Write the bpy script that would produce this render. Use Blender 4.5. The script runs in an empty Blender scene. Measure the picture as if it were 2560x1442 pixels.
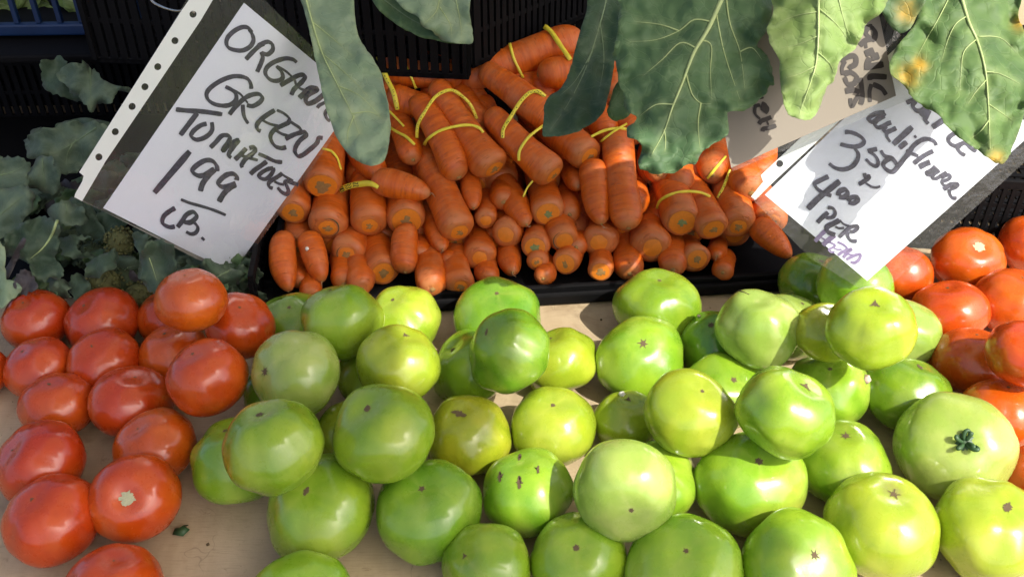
import bpy, bmesh, math, random
from mathutils import Vector, Matrix, noise
from mathutils.geometry import delaunay_2d_cdt
from mathutils.bvhtree import BVHTree

# ------------------------------------------------------------------ camera, sky, sun, exposure
S = bpy.context.scene
COL = S.collection
FPX, CX, CY = 2459.0, 1280.0, 721.0            # focal length and centre of the photograph in its pixels
PITCH = math.radians(38.0); HC = 0.68
cam = bpy.data.cameras.new('camera'); camo = bpy.data.objects.new('camera', cam); COL.objects.link(camo)
cam.sensor_width = 36; cam.lens = 36 * FPX / 2560; cam.clip_end = 100; cam.clip_start = 0.02
camo.location = (0, 0, HC); camo.rotation_euler = (math.pi / 2 - PITCH, 0, 0); S.camera = camo
SUN_E, SUN_A = math.radians(50), math.radians(50)      # elevation; azimuth to the right, from behind the camera
SUN = Vector((math.cos(SUN_E) * math.sin(SUN_A), -math.cos(SUN_E) * math.cos(SUN_A), math.sin(SUN_E)))
w = bpy.data.worlds.new("World"); S.world = w; w.use_nodes = True
nt = w.node_tree; bg = nt.nodes['Background']; sky = nt.nodes.new('ShaderNodeTexSky'); sky.sky_type = 'NISHITA'
sky.sun_disc = False; sky.sun_elevation = SUN_E; sky.sun_rotation = math.atan2(SUN.x, SUN.y); sky.air_density = .45; sky.dust_density = 4.0; sky.ozone_density = .4
nt.links.new(sky.outputs[0], bg.inputs[0]); bg.inputs[1].default_value = 0.15
sl = bpy.data.lights.new('sun', 'SUN'); sl.energy = 2.9; sl.angle = math.radians(0.6); sl.color = (1.0, 0.95, 0.87)
so = bpy.data.objects.new('sun', sl); COL.objects.link(so); so.rotation_euler = SUN.to_track_quat('Z', 'Y').to_euler()
S.view_settings.view_transform = 'Standard'; S.view_settings.look = 'None'
S.view_settings.exposure = 1.0; S.view_settings.gamma = 1.0

# ------------------------------------------------------------------ geometry of the view
FWD = Vector((0, math.cos(PITCH), -math.sin(PITCH))); UPV = Vector((0, math.sin(PITCH), math.cos(PITCH))); RT = Vector((1, 0, 0))
CAM = Vector((0, 0, HC))
def ray(px, py): return FWD + RT * ((px - CX) / FPX) - UPV * ((py - CY) / FPX)      # per unit of depth
def at(px, py, d): return CAM + ray(px, py) * d
def on_z(px, py, z):
    r = ray(px, py); return (z - HC) / r.z                                            # depth where the ray meets height z
def on_plane(px, py, p0, n):
    r = ray(px, py); return CAM + r * ((p0 - CAM).dot(n) / r.dot(n))
rnd = random.Random(7)

# ------------------------------------------------------------------ object helpers
def tag(o, label=None, cat=None, group=None, kind=None):
    if label: o['label'] = label
    if cat: o['category'] = cat
    if group: o['group'] = group
    if kind: o['kind'] = kind
    return o
def thing(name, label, cat, group=None, M=None):
    o = bpy.data.objects.new(name, None); COL.objects.link(o); o.empty_display_size = .02
    if M is not None: o.matrix_world = M
    return tag(o, label, cat, group)
def mesh(name, vs, fs, mat, parent=None, smooth=True):
    me = bpy.data.meshes.new(name); me.from_pydata([tuple(v) for v in vs], [], fs); me.update()
    if smooth: me.polygons.foreach_set('use_smooth', [True] * len(me.polygons))
    me.materials.append(mat)
    o = bpy.data.objects.new(name, me); COL.objects.link(o)
    if parent is not None: o.parent = parent
    return o
def frame(loc, zax, xhint=Vector((1, 0, 0))):
    z = zax.normalized(); x = (xhint - z * xhint.dot(z))
    if x.length < 1e-4: x = Vector((0, 1, 0)) - z * z.y
    x.normalize(); y = z.cross(x)
    M = Matrix((x, y, z)).transposed().to_4x4(); M.translation = loc
    return M
def box_data(x0, x1, y0, y1, z0, z1, vs, fs):
    b = len(vs)
    vs += [Vector(p) for p in ((x0,y0,z0),(x1,y0,z0),(x1,y1,z0),(x0,y1,z0),(x0,y0,z1),(x1,y0,z1),(x1,y1,z1),(x0,y1,z1))]
    fs += [tuple(b + i for i in f) for f in ((3,2,1,0),(4,5,6,7),(0,1,5,4),(1,2,6,5),(2,3,7,6),(3,0,4,7))]
def box(name, x0, x1, y0, y1, z0, z1, mat, parent=None, bevel=.0015):
    vs, fs = [], []; box_data(x0, x1, y0, y1, z0, z1, vs, fs)
    o = mesh(name, vs, fs, mat, parent, smooth=False)
    if bevel:
        m = o.modifiers.new('bevel', 'BEVEL'); m.width = bevel; m.segments = 2
    return o
def tube(pts, rads, seg=8):
    vs, fs = [], []; n = len(pts); prev = None
    for i, p in enumerate(pts):
        t = (pts[min(i+1, n-1)] - pts[max(i-1, 0)]).normalized()
        if prev is None: a = t.orthogonal().normalized()
        else: a = (prev - t * prev.dot(t)).normalized()
        prev = a; b = t.cross(a)
        for k in range(seg):
            th = 2 * math.pi * k / seg; vs.append(p + (a * math.cos(th) + b * math.sin(th)) * rads[i])
    for i in range(n - 1):
        for k in range(seg):
            k2 = (k + 1) % seg; fs.append((i*seg+k, i*seg+k2, (i+1)*seg+k2, (i+1)*seg+k))
    fs.append(tuple(range(seg))[::-1]); fs.append(tuple((n-1)*seg + k for k in range(seg)))
    return vs, fs
def catmull(P, k=6, closed=False):
    n = len(P); out = []
    P = [Vector(p) for p in P]
    for i in range(n if closed else n - 1):
        p0 = P[(i-1) % n] if closed or i > 0 else P[0]; p1 = P[i]; p2 = P[(i+1) % n]; p3 = P[(i+2) % n] if closed or i + 2 < n else P[-1]
        for j in range(k):
            t = j / k
            out.append(0.5 * ((2*p1) + (p2-p0)*t + (2*p0-5*p1+4*p2-p3)*t*t + (-p0+3*p1-3*p2+p3)*t**3))
    if not closed: out.append(P[-1])
    return out

# ------------------------------------------------------------------ materials
class NT:
    def __init__(s, name):
        s.m = bpy.data.materials.new(name); s.m.use_nodes = True; s.t = s.m.node_tree; s.b = s.t.nodes['Principled BSDF']; s.out = s.t.nodes['Material Output']
    def n(s, typ, **kw):
        x = s.t.nodes.new(typ)
        for k, v in kw.items():
            if k in x.inputs: x.inputs[k].default_value = v
            else: setattr(x, k, v)
        return x
    def l(s, a, b): s.t.links.new(a, b)
    def noise(s, scale, detail=4, rough=.55, vec=None, dist=0.0):
        x = s.n('ShaderNodeTexNoise', Scale=scale, Detail=detail, Roughness=rough, Distortion=dist)
        if vec is not None: s.l(vec, x.inputs['Vector'])
        return x.outputs['Fac']
    def ramp(s, fac, stops):
        r = s.n('ShaderNodeValToRGB'); e = r.color_ramp.elements
        while len(e) < len(stops): e.new(.5)
        for k, (p, c) in enumerate(stops):
            e[k].position = p; e[k].color = (*c, 1) if len(c) == 3 else c
        s.l(fac, r.inputs[0]); return r.outputs[0]
    def mix(s, fac, a, b, mode='MIX'):
        x = s.n('ShaderNodeMix', data_type='RGBA', blend_type=mode)
        if isinstance(fac, (int, float)): x.inputs[0].default_value = fac
        else: s.l(fac, x.inputs[0])
        for i, c in ((6, a), (7, b)):
            if isinstance(c, tuple): x.inputs[i].default_value = (*c, 1)
            else: s.l(c, x.inputs[i])
        return x.outputs[2]
    def math(s, op, a, b=None):
        x = s.n('ShaderNodeMath', operation=op)
        for i, c in ((0, a), (1, b)):
            if c is None: continue
            if isinstance(c, (int, float)): x.inputs[i].default_value = c
            else: s.l(c, x.inputs[i])
        return x.outputs[0]
    def bump(s, h, strength=.3, dist=.001):
        x = s.n('ShaderNodeBump', Strength=strength, Distance=dist); s.l(h, x.inputs['Height']); s.l(x.outputs[0], s.b.inputs['Normal'])
    def obj(s, scale=None):
        c = s.n('ShaderNodeTexCoord').outputs['Object']
        if scale is None: return c
        m = s.n('ShaderNodeMapping'); m.inputs['Scale'].default_value = scale; s.l(c, m.inputs[0]); return m.outputs[0]
    def rand(s): return s.n('ShaderNodeObjectInfo').outputs['Random']
    def attr(s, name): return s.n('ShaderNodeAttribute', attribute_name=name).outputs['Fac']
    def set(s, **kw):
        for k, v in kw.items():
            k = k.replace('_', ' ')
            s.b.inputs[k].default_value = v
        return s.m
def lin(r, g, b): return tuple((c/255/12.92 if c/255 <= .04045 else ((c/255+.055)/1.055)**2.4) for c in (r, g, b))

def tomato_mat(name, base, deep, pale, blush, gloss=.22):
    t = NT(name); co = t.obj()
    n1 = t.noise(28, 3, .5, t.obj((1, 1, .25)))
    c = t.mix(t.ramp(n1, [(.36, (0,0,0)), (.66, (1,1,1))]), deep, base)
    n2 = t.noise(17, 2, .5, co)
    c = t.mix(t.math('MULTIPLY', t.ramp(n2, [(.5, (0,0,0)), (.75, (1,1,1))]), .6), c, pale)
    c = t.mix(t.math('MULTIPLY', t.attr('star'), .5), c, pale)
    c = t.mix(t.math('MULTIPLY', t.attr('blotch'), t.ramp(t.noise(130, 4, .7, co), [(.35, (.35,)*3), (.6, (1,)*3)])), c, (.20, .14, .10))
    c = t.mix(t.math('MULTIPLY', t.ramp(t.noise(75, 5, .65, t.obj((1, 1, .5)), .8), [(.5, (0,0,0)), (.68, (1,1,1))]), .45), c, deep)
    c = t.mix(t.math('MULTIPLY', t.ramp(t.noise(210, 5, .75, co, 1.5), [(.64, (0,0,0)), (.70, (1,1,1))]), .35), c, tuple(min(1, x*.75+.06) for x in pale))
    c = t.mix(t.attr('blush'), c, blush)
    n3 = t.noise(900, 2, .6, co)                      # fine speckle of the skin
    c = t.mix(t.math('MULTIPLY', t.ramp(n3, [(.58, (0,0,0)), (.72, (1,1,1))]), .16), c, pale)
    v = t.n('ShaderNodeTexVoronoi', Scale=85.0); t.l(co, v.inputs['Vector'])
    sp = t.ramp(v.outputs['Distance'], [(.0, (1,1,1)), (.055, (0,0,0))])
    nn = t.ramp(t.noise(40, 2, .5, co), [(.55, (0,0,0)), (.62, (1,1,1))])
    c = t.mix(t.math('MULTIPLY', t.math('MULTIPLY', sp, nn), .55), c, tuple(x*.35 for x in deep))
    hs = t.n('ShaderNodeHueSaturation'); t.l(c, hs.inputs['Color'])
    r = t.rand(); t.l(t.math('ADD', t.math('MULTIPLY', r, .014), .493), hs.inputs['Hue'])
    t.l(t.math('ADD', t.math('MULTIPLY', r, .16), .92), hs.inputs['Value'])
    t.l(hs.outputs[0], t.b.inputs['Base Color'])
    rg = t.ramp(t.noise(60, 4, .6, co), [(.3, (gloss,)*3), (.75, (gloss+.14,)*3)]); t.l(rg, t.b.inputs['Roughness'])
    t.bump(t.noise(55, 4, .6, co), .22, .0012)
    return t.set(Subsurface_Weight=.12, Subsurface_Radius=(.01, .01, .004), Subsurface_Scale=.6, Coat_Weight=.45, Coat_Roughness=.07, Specular_IOR_Level=.5)
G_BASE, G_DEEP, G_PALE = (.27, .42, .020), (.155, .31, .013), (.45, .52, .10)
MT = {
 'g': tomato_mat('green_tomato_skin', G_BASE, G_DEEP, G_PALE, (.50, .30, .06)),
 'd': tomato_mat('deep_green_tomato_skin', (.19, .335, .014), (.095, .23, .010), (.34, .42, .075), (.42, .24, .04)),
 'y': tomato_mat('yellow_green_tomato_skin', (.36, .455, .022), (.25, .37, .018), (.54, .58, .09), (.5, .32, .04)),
 'p': tomato_mat('pale_green_tomato_skin', (.34, .44, .085), (.23, .36, .045), (.52, .56, .20), (.5, .36, .10)),
 'o': tomato_mat('olive_green_tomato_skin', (.36, .39, .016), (.25, .33, .014), (.50, .50, .06), (.45, .26, .03)),
 'r': tomato_mat('red_tomato_skin', (.55, .082, .005), (.45, .050, .004), (.60, .13, .010), (.62, .17, .02)),
 'a': tomato_mat('orange_red_tomato_skin', (.58, .082, .005), (.47, .050, .004), (.64, .14, .010), (.72, .26, .03)),
}
def simple(name, col, rough=.6, var=.25, scale=60, **kw):
    t = NT(name); co = t.obj(); n = t.noise(scale, 4, .6, co)
    t.l(t.mix(n, tuple(c*(1-var) for c in col), tuple(min(1, c*(1+var)) for c in col)), t.b.inputs['Base Color'])
    t.bump(n, .2, .0005); return t.set(Roughness=rough, **kw)
M_SCAR = simple('brown_scar', (.11, .075, .035), .85, .5, 700)
M_STEMSCAR = simple('pale_corky_stem_scar', (.42, .42, .25), .8, .35, 900)
M_CALYX = simple('dark_green_calyx', (.035, .085, .03), .5, .4, 300)
M_CRACK = simple('dry_crack', (.09, .07, .03), .9, .4, 600)

def carrot_mat():
    t = NT('carrot_skin'); co = t.obj()
    b = t.noise(60, 4, .65, t.obj((.35, .35, 3.0)))
    c = t.mix(t.ramp(b, [(.3, (0,0,0)), (.7, (1,1,1))]), (.46, .072, .002), (.70, .145, .004))
    dust = t.ramp(t.noise(35, 3, .6, co), [(.45, (0,0,0)), (.7, (1,1,1))])
    c = t.mix(t.math('MULTIPLY', dust, t.math('ADD', t.math('MULTIPLY', t.rand(), .65), .1)), c, (.58, .22, .08))
    c = t.mix(t.math('MULTIPLY', t.attr('shoulder'), .5), c, (.36, .19, .07))
    ln = t.ramp(t.noise(110, 3, .5, t.obj((.9, .9, 7.0))), [(.60, (0,0,0)), (.70, (1,1,1))])   # growth wrinkles
    c = t.mix(t.math('MULTIPLY', ln, .42), c, (.24, .055, .008))
    v = t.n('ShaderNodeTexVoronoi', Scale=70.0); t.l(t.obj((1.4, 1.4, .9)), v.inputs['Vector'])
    sp = t.ramp(v.outputs['Distance'], [(.0, (1,1,1)), (.07, (0,0,0))])
    c = t.mix(t.math('MULTIPLY', sp, .6), c, (.12, .04, .012))
    soil = t.ramp(t.noise(160, 5, .8, t.obj((1, 1, .6)), 1.), [(.63, (0,0,0)), (.72, (1,1,1))]); c = t.mix(t.math('MULTIPLY', soil, .32), c, (.16, .07, .02))
    t.l(c, t.b.inputs['Base Color'])
    t.bump(t.math('ADD', t.math('MULTIPLY', ln, -.8), b), .55, .0014)
    rg = t.ramp(t.noise(50, 3, .6, co), [(.3, (.36,)*3), (.7, (.6,)*3)]); t.l(rg, t.b.inputs['Roughness'])
    return t.set(Subsurface_Weight=.1, Subsurface_Radius=(.01, .004, .001), Subsurface_Scale=.4)
M_CARROT = carrot_mat()
M_FLESH = simple('cut_carrot_flesh', (.70, .205, .012), .5, .22, 260)
M_CORE = simple('carrot_core', (.30, .17, .05), .8, .5, 420)
M_CORE_G = simple('green_carrot_core', (.20, .23, .08), .7, .4, 500)
M_HAIR = simple('root_hair_fibre', (.42, .24, .12), .8, .3, 500)

def leaf_mat(name, base, dark, light, vein, scale=1.0, trans=.0, yellow=(.62, .36, .03)):
    t = NT(name); co = t.obj()
    n = t.noise(22*scale, 4, .6, co)
    c = t.mix(t.ramp(n, [(.35, (0,0,0)), (.68, (1,1,1))]), dark, base)
    c = t.mix(t.math('MULTIPLY', t.ramp(t.noise(55*scale, 3, .6, co), [(.5, (0,0,0)), (.75, (1,1,1))]), .5), c, light)
    v = t.n('ShaderNodeTexVoronoi', feature='DISTANCE_TO_EDGE', Scale=60.0*scale)
    dn = t.n('ShaderNodeTexNoise', Scale=30.0); t.l(co, dn.inputs['Vector'])
    mx = t.mix(.06, co, dn.outputs['Color']); t.l(mx, v.inputs['Vector'])
    net = t.ramp(v.outputs['Distance'], [(.0, (1,1,1)), (.055, (0,0,0))])
    c = t.mix(t.math('MULTIPLY', net, .10), c, vein)
    c = t.mix(t.attr('vein'), c, vein)
    sn = t.ramp(t.noise(90, 4, .7, co), [(.38, (0,0,0)), (.6, (1,1,1))])
    c = t.mix(t.math('MULTIPLY', t.attr('spot'), t.math('ADD', t.math('MULTIPLY', sn, .6), .4)), c, yellow)
    pt = t.n('ShaderNodeTexVoronoi', Scale=170.0); t.l(co, pt.inputs['Vector'])
    c = t.mix(t.math('MULTIPLY', t.ramp(pt.outputs['Distance'], [(.0, (1,1,1)), (.1, (0,0,0))]), .35), c, tuple(x*.45 for x in dark))
    t.l(c, t.b.inputs['Base Color'])
    t.bump(t.math('ADD', t.math('MULTIPLY', net, -.3), n), .5, .002)
    t.set(Roughness=.62, Sheen_Weight=.1)
    tr = t.n('ShaderNodeBsdfTranslucent'); t.l(t.mix(.6, c, (.22, .34, .04)), tr.inputs[0])
    mixs = t.n('ShaderNodeMixShader'); mixs.inputs[0].default_value = .22
    t.l(t.b.outputs[0], mixs.inputs[1]); t.l(tr.outputs[0], mixs.inputs[2]); t.l(mixs.outputs[0], t.out.inputs[0])
    return t.m
M_LV = {
 'sage': leaf_mat('sage_leaf', (.27, .375, .225), (.20, .30, .165), (.37, .46, .29), (.42, .48, .22)),
 'dark': leaf_mat('dark_leaf', (.085, .175, .062), (.05, .115, .042), (.13, .23, .085), (.30, .40, .18)),
 'blue': leaf_mat('blue_green_leaf', (.055, .125, .05), (.03, .075, .03), (.12, .20, .10), (.2, .26, .16)),
 'light': leaf_mat('light_green_leaf', (.27, .40, .11), (.19, .31, .07), (.38, .50, .18), (.46, .56, .24)),
 'mid': leaf_mat('spotted_leaf', (.13, .235, .055), (.06, .135, .035), (.22, .34, .10), (.36, .46, .18)),
 'grey': leaf_mat('grey_green_leaf', (.13, .195, .12), (.07, .115, .07), (.23, .30, .18), (.28, .36, .20)),
 'grdk': leaf_mat('dull_dark_green_leaf', (.07, .12, .065), (.038, .075, .04), (.13, .19, .11), (.17, .23, .13)),  # darker, duller green than the grey-green leaf
 'purp': leaf_mat('purple_tinged_leaf', (.085, .07, .075), (.05, .045, .05), (.11, .10, .10), (.16, .15, .12)),
 'lett': leaf_mat('lettuce_leaf', (.20, .30, .05), (.11, .20, .03), (.32, .42, .10), (.42, .48, .22)),
}
M_RIB = simple('leaf_midrib', (.40, .50, .20), .5, .15, 90)
M_RIBD = simple('dull_leaf_rib', (.19, .27, .13), .55, .2, 90)
M_BLACK = simple('black_plastic', (.0035, .0035, .004), .7, .5, 40, Specular_IOR_Level=.15)
M_BLUE = simple('blue_plastic', (.006, .026, .085), .45, .3, 30)
M_PAPER = simple('white_paper', (.82, .86, .97), .8, .03, 30)
M_STRIP = simple('white_binding_strip', (.74, .80, .76), .45, .04, 60)
M_TAN = simple('shade_darkened_tan_paper', (.25, .22, .172), .8, .06, 20)  # tan darkened so the colour carries the shade on this sheet
M_METAL = simple('silver_ring_metal', (.62, .58, .48), .25, .1, 60, Metallic=1.0)
def ink_mat(name, a, b):
    t = NT(name); co = t.obj()
    n = t.ramp(t.noise(260, 5, .7, co), [(.35, (0,0,0)), (.75, (1,1,1))])
    t.l(t.mix(n, a, b), t.b.inputs['Base Color']); return t.set(Roughness=.6)
M_INK = ink_mat('navy_marker_ink', (.010, .010, .028), (.075, .07, .13))
M_INKP = ink_mat('purple_marker_ink', (.16, .11, .27), (.34, .27, .48))
M_INKB = ink_mat('brown_black_marker_ink', (.012, .008, .005), (.03, .02, .012))
def band_mat():
    t = NT('yellow_rubber_band'); co = t.obj()
    c = t.mix(t.noise(150, 3, .5, co), (.72, .58, .02), (.82, .72, .07))
    t.l(c, t.b.inputs['Base Color']); return t.set(Roughness=.45)
M_BAND = band_mat()
M_PRINT = simple('black_band_print', (.03, .028, .01), .6, .2, 60)
def sleeve_mat():
    t = NT('clear_plastic_sleeve'); co = t.obj()
    tr = t.n('ShaderNodeBsdfTransparent'); tr.inputs[0].default_value = (.93, .94, .92, 1)
    gl = t.n('ShaderNodeBsdfGlossy'); gl.inputs['Roughness'].default_value = .12
    df = t.n('ShaderNodeBsdfDiffuse'); df.inputs[0].default_value = (.75, .76, .70, 1)
    bp = t.n('ShaderNodeBump', Strength=.55, Distance=.004); t.l(t.noise(24, 4, .6, co), bp.inputs['Height']); t.l(bp.outputs[0], gl.inputs['Normal'])
    m1 = t.n('ShaderNodeMixShader'); m1.inputs[0].default_value = .05; t.l(tr.outputs[0], m1.inputs[1]); t.l(df.outputs[0], m1.inputs[2])
    fr = t.n('ShaderNodeFresnel', IOR=1.45); m2 = t.n('ShaderNodeMixShader'); t.l(fr.outputs[0], m2.inputs[0])
    t.l(m1.outputs[0], m2.inputs[1]); t.l(gl.outputs[0], m2.inputs[2]); t.l(m2.outputs[0], t.out.inputs[0]); return t.m
M_SLEEVE = sleeve_mat()
def board_mat():
    t = NT('beige_board'); co = t.n('ShaderNodeTexCoord').outputs['Object']
    mp = t.n('ShaderNodeMapping'); mp.inputs['Scale'].default_value = (1, .25, 1); mp.inputs['Rotation'].default_value = (0, 0, .5); t.l(co, mp.inputs[0])
    n = t.noise(9, 6, .65, mp.outputs[0]); c = t.mix(t.ramp(n, [(.3, (0,0,0)), (.7, (1,1,1))]), (.35, .26, .145), (.62, .50, .325))
    st = t.ramp(t.noise(14, 5, .7, co, .6), [(.56, (0,0,0)), (.7, (1,1,1))]); c = t.mix(t.math('MULTIPLY', st, .6), c, (.24, .16, .085))
    st2 = t.ramp(t.noise(60, 4, .75, co, 1.), [(.62, (0,0,0)), (.7, (1,1,1))]); c = t.mix(t.math('MULTIPLY', st2, .55), c, (.20, .13, .07))
    sc = t.n('ShaderNodeTexVoronoi', feature='DISTANCE_TO_EDGE', Scale=16.0)
    dn = t.n('ShaderNodeTexNoise', Scale=12.0, Detail=3.0); t.l(co, dn.inputs['Vector']); t.l(t.mix(.12, co, dn.outputs['Color']), sc.inputs['Vector'])
    ln = t.math('MULTIPLY', t.ramp(sc.outputs['Distance'], [(.0, (1,1,1)), (.006, (0,0,0))]), t.ramp(t.noise(20, 2, .5, co), [(.5, (0,0,0)), (.6, (1,1,1))]))
    c = t.mix(t.math('MULTIPLY', ln, .5), c, (.15, .11, .07))
    c = t.mix(t.math('MULTIPLY', t.noise(1200, 2, .5, co), .22), c, (.28, .2, .13))
    fb = t.n('ShaderNodeMapping'); fb.inputs['Scale'].default_value = (60, 700, 60); fb.inputs['Rotation'].default_value = (0, 0, .12); t.l(co, fb.inputs[0])
    c = t.mix(t.math('MULTIPLY', t.ramp(t.noise(1.0, 3, .6, fb.outputs[0]), [(.5, (0,0,0)), (.75, (1,1,1))]), .35), c, (.24, .17, .10))
    t.l(c, t.b.inputs['Base Color']); t.bump(t.math('ADD', n, t.noise(300, 3, .6, co)), .25, .001)
    t.l(t.ramp(st, [(0, (.62,)*3), (1, (.4,)*3)]), t.b.inputs['Roughness']); return t.m
M_BOARD = board_mat()

# ------------------------------------------------------------------ table and backdrop
tb = thing('display_table', 'beige stained board table top that carries all the vegetables', 'table')
box('table_top', -1.6, 1.6, .15, 2.0, -.03, 0, M_BOARD, tb, .002)
for sx in (-1.5, 1.5):
    for sy in (.25, 1.9): box('leg', sx-.025, sx+.025, sy-.025, sy+.025, -.78, -.031, simple('grey_table_leg', (.2, .2, .2)), tb)
vs, fs = [], []
for i in range(81):
    for j in range(13):
        x = -1.9 + 3.8*i/80; vs.append(Vector((x, 2.05 + .03*math.sin(x*19 + j*.12) + .012*math.sin(x*43), -.2 + .07*j)))
for i in range(80):
    for j in range(12): fs.append((i*13+j, (i+1)*13+j, (i+1)*13+j+1, i*13+j+1))
tag(mesh('dark_backdrop', vs, fs, simple('backdrop_black', (.004, .004, .004), .95)), 'added black sheet standing in for the darkness behind the crates', 'dark_sheet')  # black sheet added to keep the background behind the crates dark

# ------------------------------------------------------------------ crates
def crate(name, label, org, rz, L, W, H, mat, nrib, rows, group=None, floor='slots', front_h=None, tilt=0, side_h=None, rw=.0024):
    """open crate: origin at the near left bottom corner, L along x, W along y, slotted walls, barred floor"""
    M = Matrix.Translation(org) @ Matrix.Rotation(rz, 4, 'Z') @ Matrix.Rotation(tilt, 4, 'X')
    t = thing(name, label, 'crate', group, M); T = .004
    def wall(ax, pos, length, h):
        for zz, hh in ((0, .008), (h-.012, .012)):
            a = (0, length, pos, pos+T*1.6, zz, zz+hh) if ax == 'x' else (pos, pos+T*1.6, 0, length, zz, zz+hh)
            box('rail', *a, mat, t)
        for r in range(1, rows):
            zz = h * r / rows
            a = (0, length, pos+.0008, pos+T, zz-.003, zz+.003) if ax == 'x' else (pos+.0008, pos+T, 0, length, zz-.003, zz+.003)
            box('rail', *a, mat, t, .0006)
        n = int(length / nrib); proto = None
        for k in range(n + 1):
            p = length * k / n
            if proto is None:
                a = (-rw, rw, 0, T, .006, h-.008) if ax == 'x' else (0, T, -rw, rw, .006, h-.008)
                proto = box('rib', *a, mat, t, 0); o = proto
            else: o = proto.copy(); COL.objects.link(o); o.parent = t
            o.location = (p, pos, 0) if ax == 'x' else (pos, p, 0)
    wall('x', 0, L, front_h or H); wall('x', W - T, L, H); wall('y', 0, W, side_h or H); wall('y', L - T, W, side_h or H)
    vs, fs = [], []
    k = 0
    while k * .011 < L: box_data(k*.011, k*.011+.0055, 0, W, .001, .004, vs, fs); k += 1
    k = 0
    while k * .022 < W: box_data(0, L, k*.022, k*.022+.008, .0042, .006, vs, fs); k += 1
    tag(mesh('floor_grid', vs, fs, mat, t, False), kind='stuff')
    return t
# carrot crate: front edge runs from about (1090,775) to (1990,705)
p0 = at(640, 800, on_z(640, 800, 0)); p1 = at(1990, 722, on_z(1990, 722, 0)); rz = math.atan2(p1.y-p0.y, p1.x-p0.x)
cc = crate('carrot_crate', 'low black plastic crate heaped with orange carrots behind the green tomatoes', (p0.x, p0.y, .0), rz, (p1-p0).length + .08, .40, .06, M_BLACK, .014, 2, front_h=.022)
E = (p1-p0).length
box('front_lip', -.003, E+.083, -.007, 0-.0005, .002, .017, M_BLACK, cc, .003)
box('floor_panel', 0, E+.08, .004, .35, .0065, .009, M_BLACK, cc, 0)
for fx in (.245, .60): 
    box('corner_clip', fx, fx+.035, -.013, -.0072, .001, .014, M_BLACK, cc, .002)
    box('latch', fx-.016, fx-.002, -.012, -.0072, .003, .011, simple('worn_black_plastic', (.10, .10, .11), .35), cc, .002)
# crates on the left that hold the broccoli, and the one the blue basket stands on
crate('broccoli_crate', 'black slotted plastic crate behind the broccoli leaves at the left', (-.86, .84, 0), math.radians(2), .60, .42, .13, M_BLACK, .012, 3, 'black crates at the back', front_h=.016, side_h=.05, rw=.0036)
box('floor_panel', 0, .60, .004, .41, .0065, .009, M_BLACK, bpy.data.objects['broccoli_crate'], 0)
crate('crate', 'black slotted crate under the blue basket at the top left', (-1.0, 1.29, 0), math.radians(3), .62, .36, .13, M_BLACK, .012, 3, 'black crates at the back', rw=.0036)
crate('crate', 'black crate with small square holes behind the red tomatoes at the right', (.425, .955, 0), math.radians(-8), .60, .45, .10, M_BLACK, .010, 6, 'black crates at the back')
# the crate on top that carries the cauliflowers
cf = crate('cauliflower_crate', 'raised black slotted crate above the carrots that holds the cauliflowers', (-.045, 1.055, .178), math.radians(47), .50, .42, .17, M_BLACK, .0105, 4, 'black crates at the back', rw=.0034)
crate('crate', 'black crate in deep shadow left of the raised cauliflower crate', (-.50, 1.10, .165), math.radians(-6), .45, .40, .16, M_BLACK, .0125, 3, 'black crates at the back', rw=.0045)

tag(crate('crate', 'black crate standing under the raised cauliflower crate behind the carrots', (-.34, 1.27, 0), math.radians(2), .95, .40, .164, M_BLACK, .012, 3, rw=.0052), group='black crates at the back')
box('pavement', -6, 6, -3, 8, -.86, -.781, simple('grey_pavement', (.16, .155, .15), .9), None, 0)['kind'] = 'structure'
# blue basket top left
bb = thing('blue_basket', 'blue slatted plastic basket of lettuce in the top left corner', 'basket', None, Matrix.Translation((-.98, 1.20, .15)) @ Matrix.Rotation(.03, 4, 'Z'))
box('bottom_rail', 0, .50, 0, .012, 0, .016, M_BLUE, bb, .003); box('top_rail', 0, .50, 0, .014, .11, .13, M_BLUE, bb, .003)
box('corner_post', .432, .50, -.002, .016, .0165, .109, M_BLUE, bb, .004)
box('side_panel', .488, .50, .0165, .30, .0, .13, M_BLUE, bb, .003); box('basket_floor', 0, .487, .0125, .30, -.002, .003, M_BLACK, bb, 0)
sp = None
for k in range(16):
    if sp is None: sp = box('slat', -.0032, .0032, .002, .010, .0162, .1098, M_BLUE, bb, .001); o = sp
    else: o = sp.copy(); COL.objects.link(o); o.parent = bb
    o.location = (.010 + k*.0275, 0, 0)
box('crate_ledge', -.02, .53, -.05, .35, -.015, -.004, M_BLACK, bb, .003).name = 'tray'

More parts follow.
